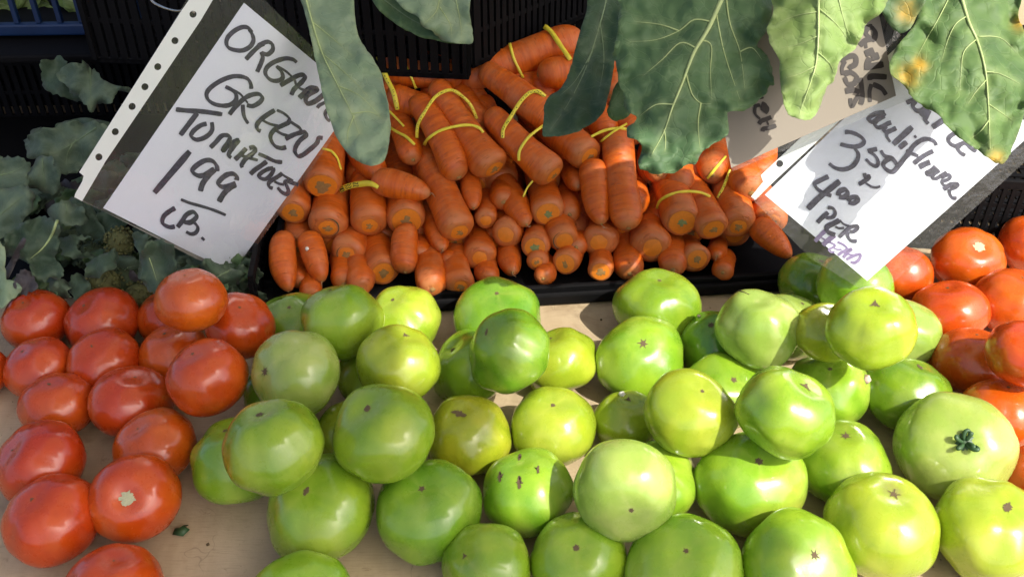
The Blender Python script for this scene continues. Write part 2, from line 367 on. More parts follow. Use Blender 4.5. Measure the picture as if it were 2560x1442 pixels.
# ------------------------------------------------------------------ tomatoes
placed = []
def tomato(px, py, R, layer, col, label, scar=None, q=.84, lobes=0, kind='scar', blush=0, seedv=None, group='green'):
    R *= 1.025
    k = len(placed); rg = random.Random(100 + k if seedv is None else seedv)
    zc = None
    d = on_z(px, py, .036)
    for _ in range(4):
        a = R * d / FPX; up_b = a * q * .98
        d = on_z(px, py, up_b + (0.045 if layer == 1 else 0))
    # come forward along the line until it rests against what is already there
    def clash(c, a):
        return max([((a + b) * .93 - (c - p).length) for p, b in placed] + [-1])
    n = 0
    while n < 90:
        a = R * d / FPX; c = at(px, py, d)
        if clash(c, a * .93) <= 0: break
        d -= .0012; n += 1
    a = R * d / FPX; c = at(px, py, d); placed.append((c, a * .93))
    # pole direction
    if scar:
        ox = (scar[0]-px) / (q*R); oy = -(scar[1]-py) / (q*R); l = math.hypot(ox, oy)
        if l > .93: ox *= .93/l; oy *= .93/l; l = .93
        zax = RT*ox + UPV*oy - FWD*math.sqrt(max(0, 1-l*l))
    else:
        zax = Vector((rg.uniform(-.35, .35), rg.uniform(-.2, .35), 1))
    M = frame(c, zax, Vector((math.cos(k), math.sin(k), 0)))
    nl = rg.choice([5, 6, 7]); ph = rg.uniform(0, 6.28); amp = (lobes*.8 if lobes else rg.uniform(.012, .038))
    s1 = Vector((rg.uniform(0, 50), rg.uniform(0, 50), rg.uniform(0, 50))); ell = 1 + rg.uniform(-.035, .035)
    dim = rg.uniform(.06, .12) if kind != 'stem' else .16
    starv = rg.uniform(.3, 1.0)
    irr = rg.uniform(.07, .12) if group == 'green' else rg.uniform(.025, .045)
    def surf(th, phi, off=0):
        st, ct = math.sin(th), math.cos(th)
        cu = abs(math.cos(nl*phi/2 + ph + .35*math.sin(phi + s1.x)))**.75 - .62
        lob = 1 + amp * 2.1 * cu * (st**.4 if st > 0 else 0) * (math.exp(-((th-.55)/.75)**2) if not lobes else math.exp(-((th-.9)/1.1)**2)) + .012*math.cos(2*phi + s1.y)
        u = Vector((st*math.cos(phi), st*math.sin(phi), ct))
        nz = 1 + irr * (noise.noise(u*1.35 + s1)) + .018*noise.noise(u*3.1 + s1)
        rr = a * nz * lob
        sh = st ** .90 if st > 0 else 0
        z = q * ct * (1 - dim * math.exp(-(th/.30)**2)) * (1 if ct > 0 else .93)
        return Vector((rr*sh*math.cos(phi)*ell, rr*sh*math.sin(phi)/ell, a*nz*z)) + u*off
    bdir = Vector((rg.uniform(-1, 1), rg.uniform(-1, 1), rg.uniform(-.4, .2))).normalized()
    if blush > .5: bdir = (M.to_3x3().inverted() @ Vector((-1, .12, -.05))).normalized()
    NU, NV = 60, 34; vs = [surf(0, 0)]; star = [1.0]; bl = [0.0]
    for j in range(1, NV):
        th = math.pi * j / NV
        for i in range(NU):
            p = 2*math.pi*i/NU; vs.append(surf(th, p))
            sv = starv * math.exp(-(th/.75)**2) * (.45 + .55*max(0, math.cos(nl*p + ph + 1.1*noise.noise(Vector((th*2, math.cos(p), k)))))**2) * (.6 + noise.noise(Vector((math.cos(p)*1.5, math.sin(p)*1.5, k*3))))
            sv = max(0, sv)
            star.append(min(1, sv*(1.0 if group == 'green' else .45)))
            u = vs[-1].normalized(); bl.append(blush * max(0, min(1, (u.dot(bdir) - (.72 if blush > .5 else .5))*2.6)))
    vs.append(surf(math.pi, 0)); star.append(0); bl.append(0)
    fs = [(0, 1+i, 1+(i+1) % NU) for i in range(NU)]
    for j in range(NV-2):
        for i in range(NU):
            i2 = (i+1) % NU; b = 1 + j*NU; fs.append((b+i, b+NU+i, b+NU+i2, b+i2))
    b = 1 + (NV-2)*NU; fs += [(b+i, len(vs)-1, b+(i+1) % NU) for i in range(NU)]
    cat = 'tomato'
    t = thing('green_tomato' if group == 'green' else 'red_tomato', label, cat, 'green tomatoes heaped on the board' if group == 'green' else 'red tomatoes on the board', M)
    o = mesh('skin', vs, fs, MT[col], t)
    blo = [math.exp(-((v.normalized() - Vector((.12, 0, .99))).length/.17)**2) if kind == 'blotch' else 0.0 for v in vs]
    for nm, dat in (('star', star), ('blush', bl), ('blotch', blo)):
        at_ = o.data.attributes.new(nm, 'FLOAT', 'POINT'); at_.data.foreach_set('value', dat)
    def patch(name, rad, mat, spikes, jag, th0=0, ph0=0, off=.0004, rise=.0):
        c0 = surf(th0, ph0); vs = [surf(th0, ph0, off+rise)]; n = 36; fs = []
        base = surf(th0, ph0); nn = base.normalized()
        ax = Vector((1, 0, 0)) - nn*nn.x
        if ax.length < .1: ax = Vector((0, 1, 0)) - nn*nn.y
        ax.normalize(); ay = nn.cross(ax)
        for ring in (.5, 1.0):
            for i in range(n):
                p = 2*math.pi*i/n
                rr = rad*ring*max(.25, 1 + jag*(max(0, math.cos(spikes*p+ph))**3*1.6 - .3) * ring + .75*noise.noise(Vector((i*.55, k, th0*9+3))))
                u = (nn*a + (ax*math.cos(p) + ay*math.sin(p))*rr).normalized()
                vs.append(surf(math.acos(max(-1, min(1, u.z))), math.atan2(u.y, u.x), off + rise*(1-ring)))
        fs = [(0, 1+i, 1+(i+1) % n) for i in range(n)] + [(1+i, 1+n+i, 1+n+(i+1) % n, 1+(i+1) % n) for i in range(n)]
        return mesh(name, vs, fs, mat, t)
    if kind == 'scar': patch('blossom_scar', a*(.044 if group == 'green' else .022)*rg.uniform(.6, 1.35), M_SCAR, rg.choice([2, 3, 5, 6, 7]), rg.uniform(.15, .8))
    elif kind == 'big': patch('blossom_scar', a*.085, M_SCAR, 2, .75)
    elif kind == 'stem': patch('stem_scar', a*.125, M_STEMSCAR, 7, .10, rise=.0012)
    elif kind == 'blotch':
        patch('blossom_scar', a*.05, M_SCAR, 5, .8, off=.0005)
    elif kind == 'rough':
        for dth, dph, rr in ((.1, .2, .05), (.38, 2.3, .06), (.42, 3.2, .075), (.33, 4.2, .05)): patch('brown_scar_patch', a*rr, M_SCAR, 2, .9, dth, dph + 1)
    elif kind == 'calyx':
        patch('stem_scar', a*.11, M_CALYX, 5, .2, rise=.002)
        for i in range(6):
            p = i*1.05 + rg.uniform(-.25, .25); P = []; q1 = rg.uniform(.6, 1.05); q2 = rg.uniform(.5, 1.3); q3 = rg.uniform(-.9, 1.1)
            for s in range(9):
                tt = s/8; r_ = a*(.04 + .17*q1*math.sin(tt*2.3)); zz = .001 + a*.12*q2*math.sin(tt*2.6); pp = p + tt*q3
                bpt = surf(min(.5, r_/a), pp); P.append(Vector((r_*math.cos(pp), r_*math.sin(pp), surf(0, 0).z + zz)))
            v_, f_ = tube(P, [a*(.042 - .026*abs(s/8-.35)) for s in range(9)], 7); mesh('sepal', v_, f_, M_CALYX, t)
    elif kind == 'crack':
        for pts in (((.22, 1.2), (.42, 1.3), (.6, 1.22), (.8, 1.38), (.95, 1.28), (1.05, 1.5)),):
            P = [surf(th, ph_ , .0002) for th, ph_ in pts]; P = catmull(P, 5)
            v_, f_ = tube(P, [a*.013*(1.2 - abs(i/len(P)-.3)) * (1+.5*noise.noise(Vector((i, 1, 2)))) for i in range(len(P))], 6); mesh('skin_crack', v_, f_, M_CRACK, t)
    return t
T = tomato
def G(*a, **k): return tomato(*a, group='green', **k)
def R_(*a, **k): return tomato(*a, group='red', **k)
# bottom layer, green
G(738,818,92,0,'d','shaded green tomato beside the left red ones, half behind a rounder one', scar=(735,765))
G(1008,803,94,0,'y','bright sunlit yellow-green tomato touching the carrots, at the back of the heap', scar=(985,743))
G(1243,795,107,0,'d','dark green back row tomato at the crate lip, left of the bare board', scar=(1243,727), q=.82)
G(1400,905,92,0,'y','pale yellow sunlit tomato peeking from behind the dark ribbed green one', scar=(1372,835))
G(1176,922,99,0,'g','green tomato squeezed between a yellow-green one and the dark ribbed one', scar=(1128,865))
G(925,942,84,0,'g','green tomato mostly hidden under the pair at centre left, only its side showing')
G(700,985,88,0,'d','green tomato almost hidden under the one with a scar on its left side')
G(594,1152,110,0,'g','leftmost green tomato, lying under a tomato with an orange blushed edge', q=.93)
G(1167,1090,107,0,'o','olive yellow tomato with a long brown scar on top', scar=(1150,1022), kind='big', q=.84)
G(872,1075,82,0,'y','yellow-green tomato wedged in the gap between two larger raised ones')
G(800,1272,136,0,'g','large green tomato with small brown star, front left of the heap', scar=(783,1205))
G(1072,1274,130,0,'d','large dark green tomato beside the front left one, star scar near its top', scar=(1060,1197), q=.86)
G(1382,1068,105,0,'y','bright green tomato with a pale left flank at the centre of the heap', scar=(1380,1003))
G(1320,1230,115,0,'g','green tomato with several rough brown scars at its crown', scar=(1300,1145), kind='rough')
G(1645,1208,100,0,'g','green tomato half covered by the big pale upright one', blush=.2)
G(1217,1415,113,0,'g','green tomato cut by the lower edge, star scar toward its left', scar=(1163,1370))
G(1446,1400,117,0,'g','green tomato at the lower edge just under the big pale one', scar=(1435,1345), lobes=.03)
G(1712,1432,145,0,'g','broad green tomato cut by the lower edge with a thin line at its star', scar=(1700,1346))
G(1988,1418,139,0,'g','green tomato at the lower edge, left of the yellow one with a blotch', scar=(2010,1357), q=.84)
G(755,1505,124,0,'g','green tomato showing only its top at the lower edge, left of centre')
G(1642,770,105,0,'g','round green tomato alone before the crate lip, bare board to its left', scar=(1643,692), q=.84)
G(1600,897,109,0,'g','green tomato with centred star directly in front of the lone one', scar=(1597,853))
G(1566,1050,82,0,'y','small yellow-green tomato with a white crumb on top, partly shaded')
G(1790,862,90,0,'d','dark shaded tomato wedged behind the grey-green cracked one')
G(1972,818,92,0,'p','deeply ribbed pale tomato behind the grey-green cracked one', lobes=.06, q=.86)
G(1810,978,97,0,'g','green tomato with a brown star lying in front of the dark shaded one', scar=(1820,940))
G(2072,975,100,0,'g','green tomato with star near top, behind the bulging double-lobed one', scar=(2057,912))
G(2252,838,95,0,'p','pale green tomato at the right border of the heap beside red ones', q=.85)
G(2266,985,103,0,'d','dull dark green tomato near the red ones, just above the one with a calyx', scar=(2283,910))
R_(2500,1036,98,0,'a','glossy red tomato lying behind the one with a calyx')
G(2385,1118,137,0,'p','pale green tomato that still has its dark green curled calyx', scar=(2366,1088), kind='calyx', q=.78, blush=.2)
G(2108,1160,113,0,'g','green tomato behind the yellow blotched one with twin highlights', scar=(2098,1077))
G(1876,1207,133,0,'g','large green tomato with a yellow patch at its upper right', scar=(1878,1132), blush=.3)
G(2204,1315,139,0,'y','largest bright yellow-green tomato, purple blotch on its crown', scar=(2212,1213), kind='blotch', q=.86)
G(2467,1322,132,0,'y','yellow-green tomato in the bottom right corner', scar=(2478,1245), q=.86)
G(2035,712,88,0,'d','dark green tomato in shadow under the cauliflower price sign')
G(2068,832,82,0,'o','small strip of yellow-green tomato between the ribbed one and the bright one')
# bottom layer, red
R_(92,802,82,0,'r','red tomato at the back left corner, against the broccoli leaves', scar=(78,752))
R_(258,806,92,0,'r','wide red tomato second from the left in the back row', scar=(228,758))
R_(432,792,84,0,'r','red tomato mostly hidden behind the raised one next to the broccoli')
R_(600,815,86,0,'r','red tomato next to the first green ones in the back row', q=.86)
R_(98,921,82,0,'r','red tomato at the left, second row, flanked by the board edge', scar=(75,872))
R_(260,906,87,0,'r','red tomato with a tiny green star, middle of the second row at left', scar=(253,860))
R_(436,888,86,0,'a','orange-red tomato with a small cut, second row right', scar=(423,827))
R_(145,1015,89,0,'r','red tomato in the third row at the left, directly below two others', q=.84)
R_(330,1007,101,0,'r','large red tomato right of centre in the third row at left', q=.82)
R_(388,1118,100,0,'r','red tomato left of the bare board, above the one showing its stem scar', scar=(360,1058))
R_(102,1158,110,0,'r','broad red tomato touching the left edge of the view, fourth row', scar=(57,1110))
R_(133,1299,116,0,'a','bright orange-red tomato low at the left with a big highlight', scar=(110,1230))
R_(337,1245,108,0,'a','orange-red tomato that shows its round pale stem scar, at left', scar=(350,1226), kind='stem', q=.84)
R_(285,1475,119,0,'a','red tomato cut by the lower edge, alone on the board', scar=(300,1380))
R_(-60,930,76,0,'a','sliver of red tomato cut by the left edge')
R_(2418,650,85,0,'r','ribbed dark red tomato with pale stem scar in front of the holed crate', scar=(2422,615), kind='stem', lobes=.035, q=.84)
R_(2578,616,80,0,'r','red tomato cut by the right edge, farthest back')
R_(2372,782,92,0,'a','bright red tomato with a sharp highlight at the right, below the sign tip', q=.82)
R_(2532,756,93,0,'r','dull pinkish red tomato in the right group, cut by the edge, second row')
R_(2430,906,96,0,'r','red tomato half in shadow in the middle of the right group')
R_(2610,1195,92,0,'a','lowest red tomato at the right edge')
R_(2243,684,83,0,'a','red tomato seen through the clear corner of the price sign sleeve')
# upper layer
R_(478,752,89,1,'r','red tomato raised on others, overlapped by a broccoli leaf at its left')
R_(520,945,99,1,'r','smooth round red tomato resting on top, nearest the green heap', q=.90)
R_(2562,884,92,1,'r','red tomato resting on others at the right edge, third row')
G(857,806,101,1,'g','round green tomato on top with two highlights, back left of the heap', q=.90, blush=.15)
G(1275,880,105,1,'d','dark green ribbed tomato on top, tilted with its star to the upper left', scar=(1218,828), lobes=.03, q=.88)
G(740,937,113,1,'p','dull pale green tomato on top, scar on its left side, yellow bruise below', scar=(677,922), q=.86)
G(995,912,105,1,'y','bright yellow-green tomato on top with a peak at its crown, left of centre', scar=(1020,828), q=.88)
G(685,1117,124,1,'g','big green tomato on top with an orange blushed left edge and twin highlights', q=.90, blush=.9, lobes=.03)
G(958,1082,128,1,'g','big green tomato on top, centre left, brown scar near the upper left', scar=(922,1003), q=.84)
G(1565,1222,128,1,'p','big pale green tomato standing on end with its star facing the viewer', scar=(1567,1257), q=.86)
G(1725,1032,113,1,'y','smooth yellow-green tomato on top, centre right, small star upper right', scar=(1745,965), q=.86)
G(1897,825,100,1,'p','grey-green tomato on top with a dark dry crack across its crown', scar=(1880,745), kind='crack', q=.94)
G(1962,1030,121,1,'g','bulging double-lobed green tomato on top with an oblong scar', scar=(2005,952), q=.84, lobes=.035)
G(2175,822,105,1,'y','bright yellow-green tomato on top with one strong highlight, upper right', q=.88)
G(2137,712,91,1,'g','green tomato just under the tip of the cauliflower price sign')

# ------------------------------------------------------------------ carrots
SLY, SLK = .885, .62                      # front of the heap: plane z = (y - SLY) * SLK
nrm = Vector((0, -SLK, 1)).normalized(); pl0 = Vector((0, SLY - .025, 0.03))
carrot_objs = []
def carrot(fx, fy, fr, bx, by, br, kind, label, L=.17, dz=0.0, core='o', color=None, flat=False):
    k = len(carrot_objs); rg = random.Random(500 + k)
    fr *= 1.04 if flat else 1.07; br *= .90
    if not flat: bx = fx + (bx-fx)*1.9; by = fy + (by-fy)*1.9
    F = on_plane(fx, fy, pl0 - Vector((0, dz, 0)), nrm); d = (F - CAM).dot(FWD)
    while F.z < fr*d/FPX + .010: d -= .001; F = at(fx, fy, d)
    r0 = fr * d / FPX; r1 = br * d / FPX
    if flat:
        B = on_plane(bx, by, pl0 - Vector((0, dz - .01, 0)), nrm)
    else:
        r = ray(bx, by); v = CAM - F; a_, b_, c_ = r.dot(r), 2*r.dot(v), v.dot(v) - L*L
        D = b_*b_ - 4*a_*c_
        B = CAM + r * ((-b_ + math.sqrt(D))/(2*a_) if D > 0 else -b_/(2*a_))
    ax = B - F; L = ax.length; n = ax.normalized()
    if n.z < 0: L = max(4.6*r0, min(L, (F.z - r0*.9 - .008)/-n.z))
    B = F + n*L
    if B.z < r1*.9 + .008: B.z = r1*.9 + .008; ax = B - F; L = ax.length; n = ax.normalized()
    F = F + n * (r0 * .25)
    M = frame(F, n, Vector((rg.uniform(-1, 1), .2, rg.uniform(-1, 1)))); t = thing('carrot', label, 'carrot', 'carrots heaped in the black crate', M)
    s1 = rg.uniform(0, 100); NU, NV = 26, 44; ph = rg.uniform(0, 6)
    bend = Vector((rg.uniform(-.007, .007), rg.uniform(-.007, .007), 0)) * min(1, L/.12)
    disc = rg.uniform(.60, .74) if kind == 'cut' else rg.uniform(.42, .56)
    def prof(s):       # radius factor near the front, s = distance from front in radii
        if kind == 'cut': return disc + (1-disc) * math.sqrt(max(0, 1-(1-min(1, s/.55))**2))
        if kind == 'crown': return disc + (1-disc) * math.sqrt(max(0, 1-(1-min(1, s/.6))**2))
        if kind == 'tip': return .10 + .90 * math.sqrt(max(0, 1-(1-min(1, s/2.6))**2)) ** 1.15
        return .16 + .84 * math.sqrt(max(0, 1-(1-min(1, s/1.15))**2))
    vs, sh = [], []
    for j in range(NV + 1):
        u = (j/NV)**1.7; z = u*L; rr = (r0 + (r1-r0)*u) * prof(z/r0)
        e = min(1, (L - z)/(r1*1.2)); rr *= .25 + .75*math.sqrt(max(0, 1-(1-e)**2))
        ring = .022*noise.noise(Vector((z*190 + s1, 0, s1))) + .018*noise.noise(Vector((z*420 + s1, 3, s1)))
        cen = bend * math.sin(u*math.pi)
        for i in range(NU):
            p = 2*math.pi*i/NU
            w_ = 1 + ring*(.4 + .6*noise.noise(Vector((math.cos(p)+s1, math.sin(p), z*25)))) + .085*noise.noise(Vector((math.cos(p)*1.2, math.sin(p)*1.2, z*26 + s1)))
            vs.append(cen + Vector((rr*w_*math.cos(p), rr*w_*math.sin(p), z)))
            sh.append(max(0, 1 - z/(r0*.7)) * rg.uniform(.5, 1) * .9 if kind in ('cut', 'crown') else max(0, 1 - z/(r0*.35)))
    fs = []
    for j in range(NV):
        for i in range(NU): fs.append((j*NU+i, j*NU+(i+1) % NU, (j+1)*NU+(i+1) % NU, (j+1)*NU+i))
    fs = [f[::-1] for f in fs]; fs.append(tuple(range(NU))); fs.append(tuple((NV*NU + i) for i in range(NU))[::-1])
    o = mesh('root_body', vs, fs, M_CARROT, t)
    a_ = o.data.attributes.new('shoulder', 'FLOAT', 'POINT'); a_.data.foreach_set('value', sh)
    def disk(name, rad, z, mat, jag=.04, dome=.0):
        v = [Vector((0, 0, z - dome))]; m_ = 22
        for q_ in (.55, 1):
            for i in range(m_):
                p = 2*math.pi*i/m_; r_ = rad*q_*(1 + jag*noise.noise(Vector((math.cos(p)*2, math.sin(p)*2, s1+z))))
                v.append(Vector((r_*math.cos(p), r_*math.sin(p), z - dome*(1-q_*q_))))
        f = [(0, 1+(i+1) % m_, 1+i) for i in range(m_)] + [(1+i, 1+(i+1) % m_, 1+m_+(i+1) % m_, 1+m_+i) for i in range(m_)]
        return mesh(name, v, f, mat, t)
    R0 = r0 * prof(0)
    if kind == 'cut':
        disk('cut_face', R0*.99, -.0003, M_FLESH, .06, .0008)
        disk('core', R0*rg.uniform(.30, .44), -.0012, M_CORE_G if core == 'g' else M_CORE, .9, .0003)
    elif kind == 'crown':
        disk('stem_crown', R0*.97, -.0003, M_FLESH, .12, .0012)
        if rg.random() < .6: disk('core', R0*.42, -.0013, M_CORE, 1.0, .0003)
        if core == 'c':                                                # ring shaped growth crack
            P = [Vector((R0*1.22*math.cos(p), R0*1.22*math.sin(p), r0*.03)) for p in [ph + i*.22 for i in range(19)]]
            v_, f_ = tube(P, [r0*.03*(.3 + math.sin((i+.5)/19*math.pi)) for i in range(19)], 6); mesh('ring_crack', v_, f_, M_CRACK, t)
    else:
        disk('root_tip', R0*1.0, -.0002, M_CORE, .3, .0012)
        if kind == 'tip' and rg.random() < .75:
            P = [Vector((.0015*math.sin(i*.9), -.0012*i*rg.random(), -.0014*i)) for i in range(6)]
            v_, f_ = tube(P, [.0007*(1-i/7) for i in range(6)], 5); mesh('root_hair', v_, f_, M_HAIR, t)
    carrot_objs.append(o); return t
C = carrot
# back / upper ones first
C(1470,92,48,1160,200,40,'blunt','long carrot lying crosswise at the top with sun stripes through the crate slots', flat=True, dz=-.01)
C(1335,190,40,1560,150,42,'blunt','carrot with a round knobbly end in the sun below the striped one', flat=True, dz=.012)
C(945,165,34,1150,192,36,'blunt','dim red carrot lying crosswise under the tip of the raised crate', flat=True)
C(960,235,36,1110,262,36,'blunt','dim carrot lying crosswise left of the banded pair', flat=True, dz=-.01)
C(1525,250,46,1560,170,44,'blunt','shaded carrot seen between the folded leaf and the big leaf', L=.12)
C(1205,330,34,1130,215,30,'blunt','third carrot of the banded bunch, mostly behind the pair', dz=-.005)
C(1405,318,44,1212,175,33,'blunt','thick carrot with its dark root tip at the upper left, under a printed band', flat=True, dz=.035)
C(1480,398,43,1372,300,44,'crown','thick carrot coming out from under the folded leaf', dz=.03)
C(1392,445,45,1228,285,34,'crown','long carrot with a brown cut end, held by two yellow bands', dz=.03, flat=True)
C(1242,432,49,1092,215,35,'crown','thickest carrot of the central banded pair, glossy round end', dz=.035, flat=True)
C(1152,452,41,1042,250,35,'blunt','left carrot of the central banded pair with ringed lower half', dz=.03, flat=True)
C(1035,405,31,985,300,36,'blunt','small carrot with a dark dot at its tip, right of the pale tongue leaf', dz=.02)
C(952,448,39,905,350,42,'tip','carrot tip poking out below the pale tongue leaf', dz=.025)
C(805,474,47,818,350,44,'cut','topmost left carrot with a clean round cut face beside the paper sign', dz=.02)
C(1084,487,37,940,452,42,'tip','stubby carrot lying sideways with pointed tip to the right', dz=.03, flat=True)
C(1184,525,27,1180,410,26,'tip','thin carrot pointing down with a dark tip below the banded pair', dz=.02)
C(1448,468,29,1405,420,30,'tip','small carrot with a frayed dark tip beside the brown cut one', dz=.01)
C(732,538,41,748,430,40,'cut','dull carrot with dark core near the right edge of the paper sign', dz=.005)
C(1572,580,40,1542,330,47,'blunt','long upright carrot with blunt end, hanging below the big leaf', dz=.03, flat=True)
C(1505,568,37,1480,410,44,'tip','pointed carrot with a lengthwise slit, left of the long upright one', dz=.022, flat=True)
C(1700,470,40,1690,400,40,'blunt','dim carrot under the edge of the big leaf')
C(1650,440,40,1640,380,40,'blunt','dim carrot deep under the big leaf')
C(1780,440,42,1780,380,40,'blunt','dim carrot left of the tan sheet corner')
C(1880,490,45,1850,400,45,'blunt','round ended carrot just left of the price sign corner', dz=.02)
C(818,577,48,832,470,46,'crown','pale dusty carrot with an arc shaped crack around its crown', core='c', dz=.01)
C(925,572,46,912,455,44,'crown','thick carrot under the band with OWN printed on it', dz=.01)
C(1017,560,47,1013,460,46,'cut','carrot with the largest rough cut face, left of centre', dz=.012)
C(1152,588,43,1092,455,42,'crown','dusty pale carrot with a greenish rim at its crown', dz=.022)
C(1215,555,27,1208,470,26,'crown','slim carrot with a small crown beside the dusty pale one')
C(1320,567,34,1255,455,36,'tip','dusty carrot tapering to the right with a pale end', dz=.012)
C(1372,540,41,1345,450,36,'cut','dusty carrot with a distinct green core', core='g', dz=.014)
C(1262,590,38,1300,540,34,'crown','knobbly carrot with a pale navel under the tapering one')
C(1707,562,45,1672,470,46,'cut','sunlit carrot with a clean cut end, left one of the banded pair at right', core='g', dz=.02)
C(1787,580,40,1728,460,42,'cut','carrot with a dusty dark shoulder, right one of the banded pair at right', dz=.02)
C(1848,575,46,1815,460,44,'crown','smooth bright orange carrot right of the banded pair', dz=.01)
C(1932,560,44,1890,480,44,'crown','shaded carrot behind the lower left corner of the price sign')
C(1982,648,30,1890,560,40,'tip','carrot pointing down right under the price sign corner', dz=.0, flat=True)
C(1108,628,27,1078,530,32,'tip','small carrot with dark dotted tip under the pale dusty one', dz=.008)
C(722,735,33,708,590,39,'tip','long leftmost carrot hanging down to the tomatoes with a tapered tip', dz=.018, flat=True)
C(808,710,32,770,590,36,'tip','second carrot from the left, tapering down to a hairy tip', dz=.014, flat=True)
C(865,642,43,905,565,44,'crown','carrot with a complete dark ring around its crown', core='c')
C(960,688,42,930,590,44,'cut','carrot with cut end half in sun above the bright green tomato')
C(1013,688,33,1018,570,38,'blunt','smooth carrot with rounded tip, sunlit, pointing straight down', dz=.012, flat=True)
C(1082,730,42,1062,640,42,'blunt','bright sunlit carrot reaching down beside the yellow-green tomato', dz=.008)
C(1122,665,31,1125,600,32,'blunt','short carrot with a scabby tip under the small dotted one')
C(1152,722,37,1150,650,38,'crown','carrot at the bottom row with a stub at its crown, near the clip')
C(1200,650,41,1188,580,42,'crown','round carrot with faint scar, bottom of the middle stack')
C(1337,622,36,1352,555,36,'cut','carrot with green core and a curved scratch', core='g', dz=.006)
C(1412,608,38,1398,510,38,'crown','plump carrot with a notch at its crown', core='c', dz=.008)
C(1342,658,27,1352,620,28,'crown','small shaded carrot below the one with the curved scratch')
C(1412,662,33,1430,620,34,'cut','small round carrot with pale core above the crate lip', core='o')
C(1358,700,27,1360,660,28,'blunt','lowest small carrot in the middle, in front of the crate floor', dz=.006)
C(1282,685,33,1272,620,34,'tip','carrot with a dark tip above the back dark green tomato')
C(1222,705,31,1215,650,32,'blunt','carrot mostly hidden behind the dark green back tomato, left side')
C(1497,612,45,1500,540,44,'crown','thick dusty carrot with flat face under the pointed ones')
C(1502,682,31,1490,640,30,'cut','small carrot with brown core right above the crate lip', dz=.006)
C(1575,690,38,1562,620,38,'blunt','carrot with a dark slit behind the lone green tomato')
C(1632,625,50,1620,550,48,'crown','thickest dusty carrot with wide scuffed crown, right half', dz=.006)
C(1745,652,37,1705,590,36,'cut','dusty sunlit carrot with a plain cut end below the banded pair')
C(1792,642,26,1800,590,26,'tip','small bright carrot squeezed below the banded pair')
C(1806,684,28,1818,640,28,'blunt','lowest bright orange carrot at the right, over the crate corner', dz=.006)
C(1682,680,38,1672,630,38,'blunt','carrot behind the lone green tomato, right side')
C(752,712,26,745,670,28,'blunt','small carrot between the two leftmost hanging ones')
C(905,728,36,880,680,36,'blunt','reddish carrot just above the round green tomato')
C(860,715,33,850,660,33,'blunt','carrot in shadow behind the hairy tipped one')
C(775,745,28,790,700,28,'blunt','lowest left carrot barely showing over a green tomato')
C(1260,510,34,1240,430,34,'blunt','shaded carrot deep between the banded pair and the dusty tapering one')
C(1425,540,32,1420,470,34,'blunt','shaded carrot behind the notched one')
C(1590,520,34,1580,450,34,'blunt','shaded carrot behind the long upright one')
C(1050,645,34,1050,580,34,'blunt','shaded carrot in the gap above the bright sunlit one')
C(1440,620,28,1450,580,28,'blunt','thin shaded carrot right of the plump notched one')

fr_ = random.Random(5)
ORD = ['first','second','third','fourth','fifth','sixth','seventh','eighth','ninth','tenth','eleventh','twelfth','thirteenth','fourteenth','fifteenth','sixteenth','seventeenth','eighteenth','nineteenth','twentieth']
for k_ in range(16):
    x = 960 + k_*43; y = fr_.uniform(190, 330) + (x-960)*.10
    C(x, y, fr_.uniform(32, 42), x + fr_.uniform(-70, 70), y - fr_.uniform(60, 110), 38, 'blunt', ORD[k_] + ' from the left of the dim carrots deep in the upper back', dz=-.035, flat=True)
for row, (x0_, x1_, y_, n_, wd) in enumerate(((720, 1900, 470, 14, 'upper'), (740, 1840, 610, 12, 'lower'))):
    for k_ in range(n_):
        x = x0_ + (x1_-x0_)*k_/(n_-1) + fr_.uniform(-14, 14); y = y_ + fr_.uniform(-16, 16) - (x-1200)*.02
        C(x, y, fr_.uniform(36, 44), x + fr_.uniform(-25, 25), y - fr_.uniform(80, 120), 38, fr_.choice(['cut', 'crown', 'crown', 'tip']), ORD[k_] + ' from the left of the shaded carrots filling gaps in the ' + wd + ' rows', dz=-.052)
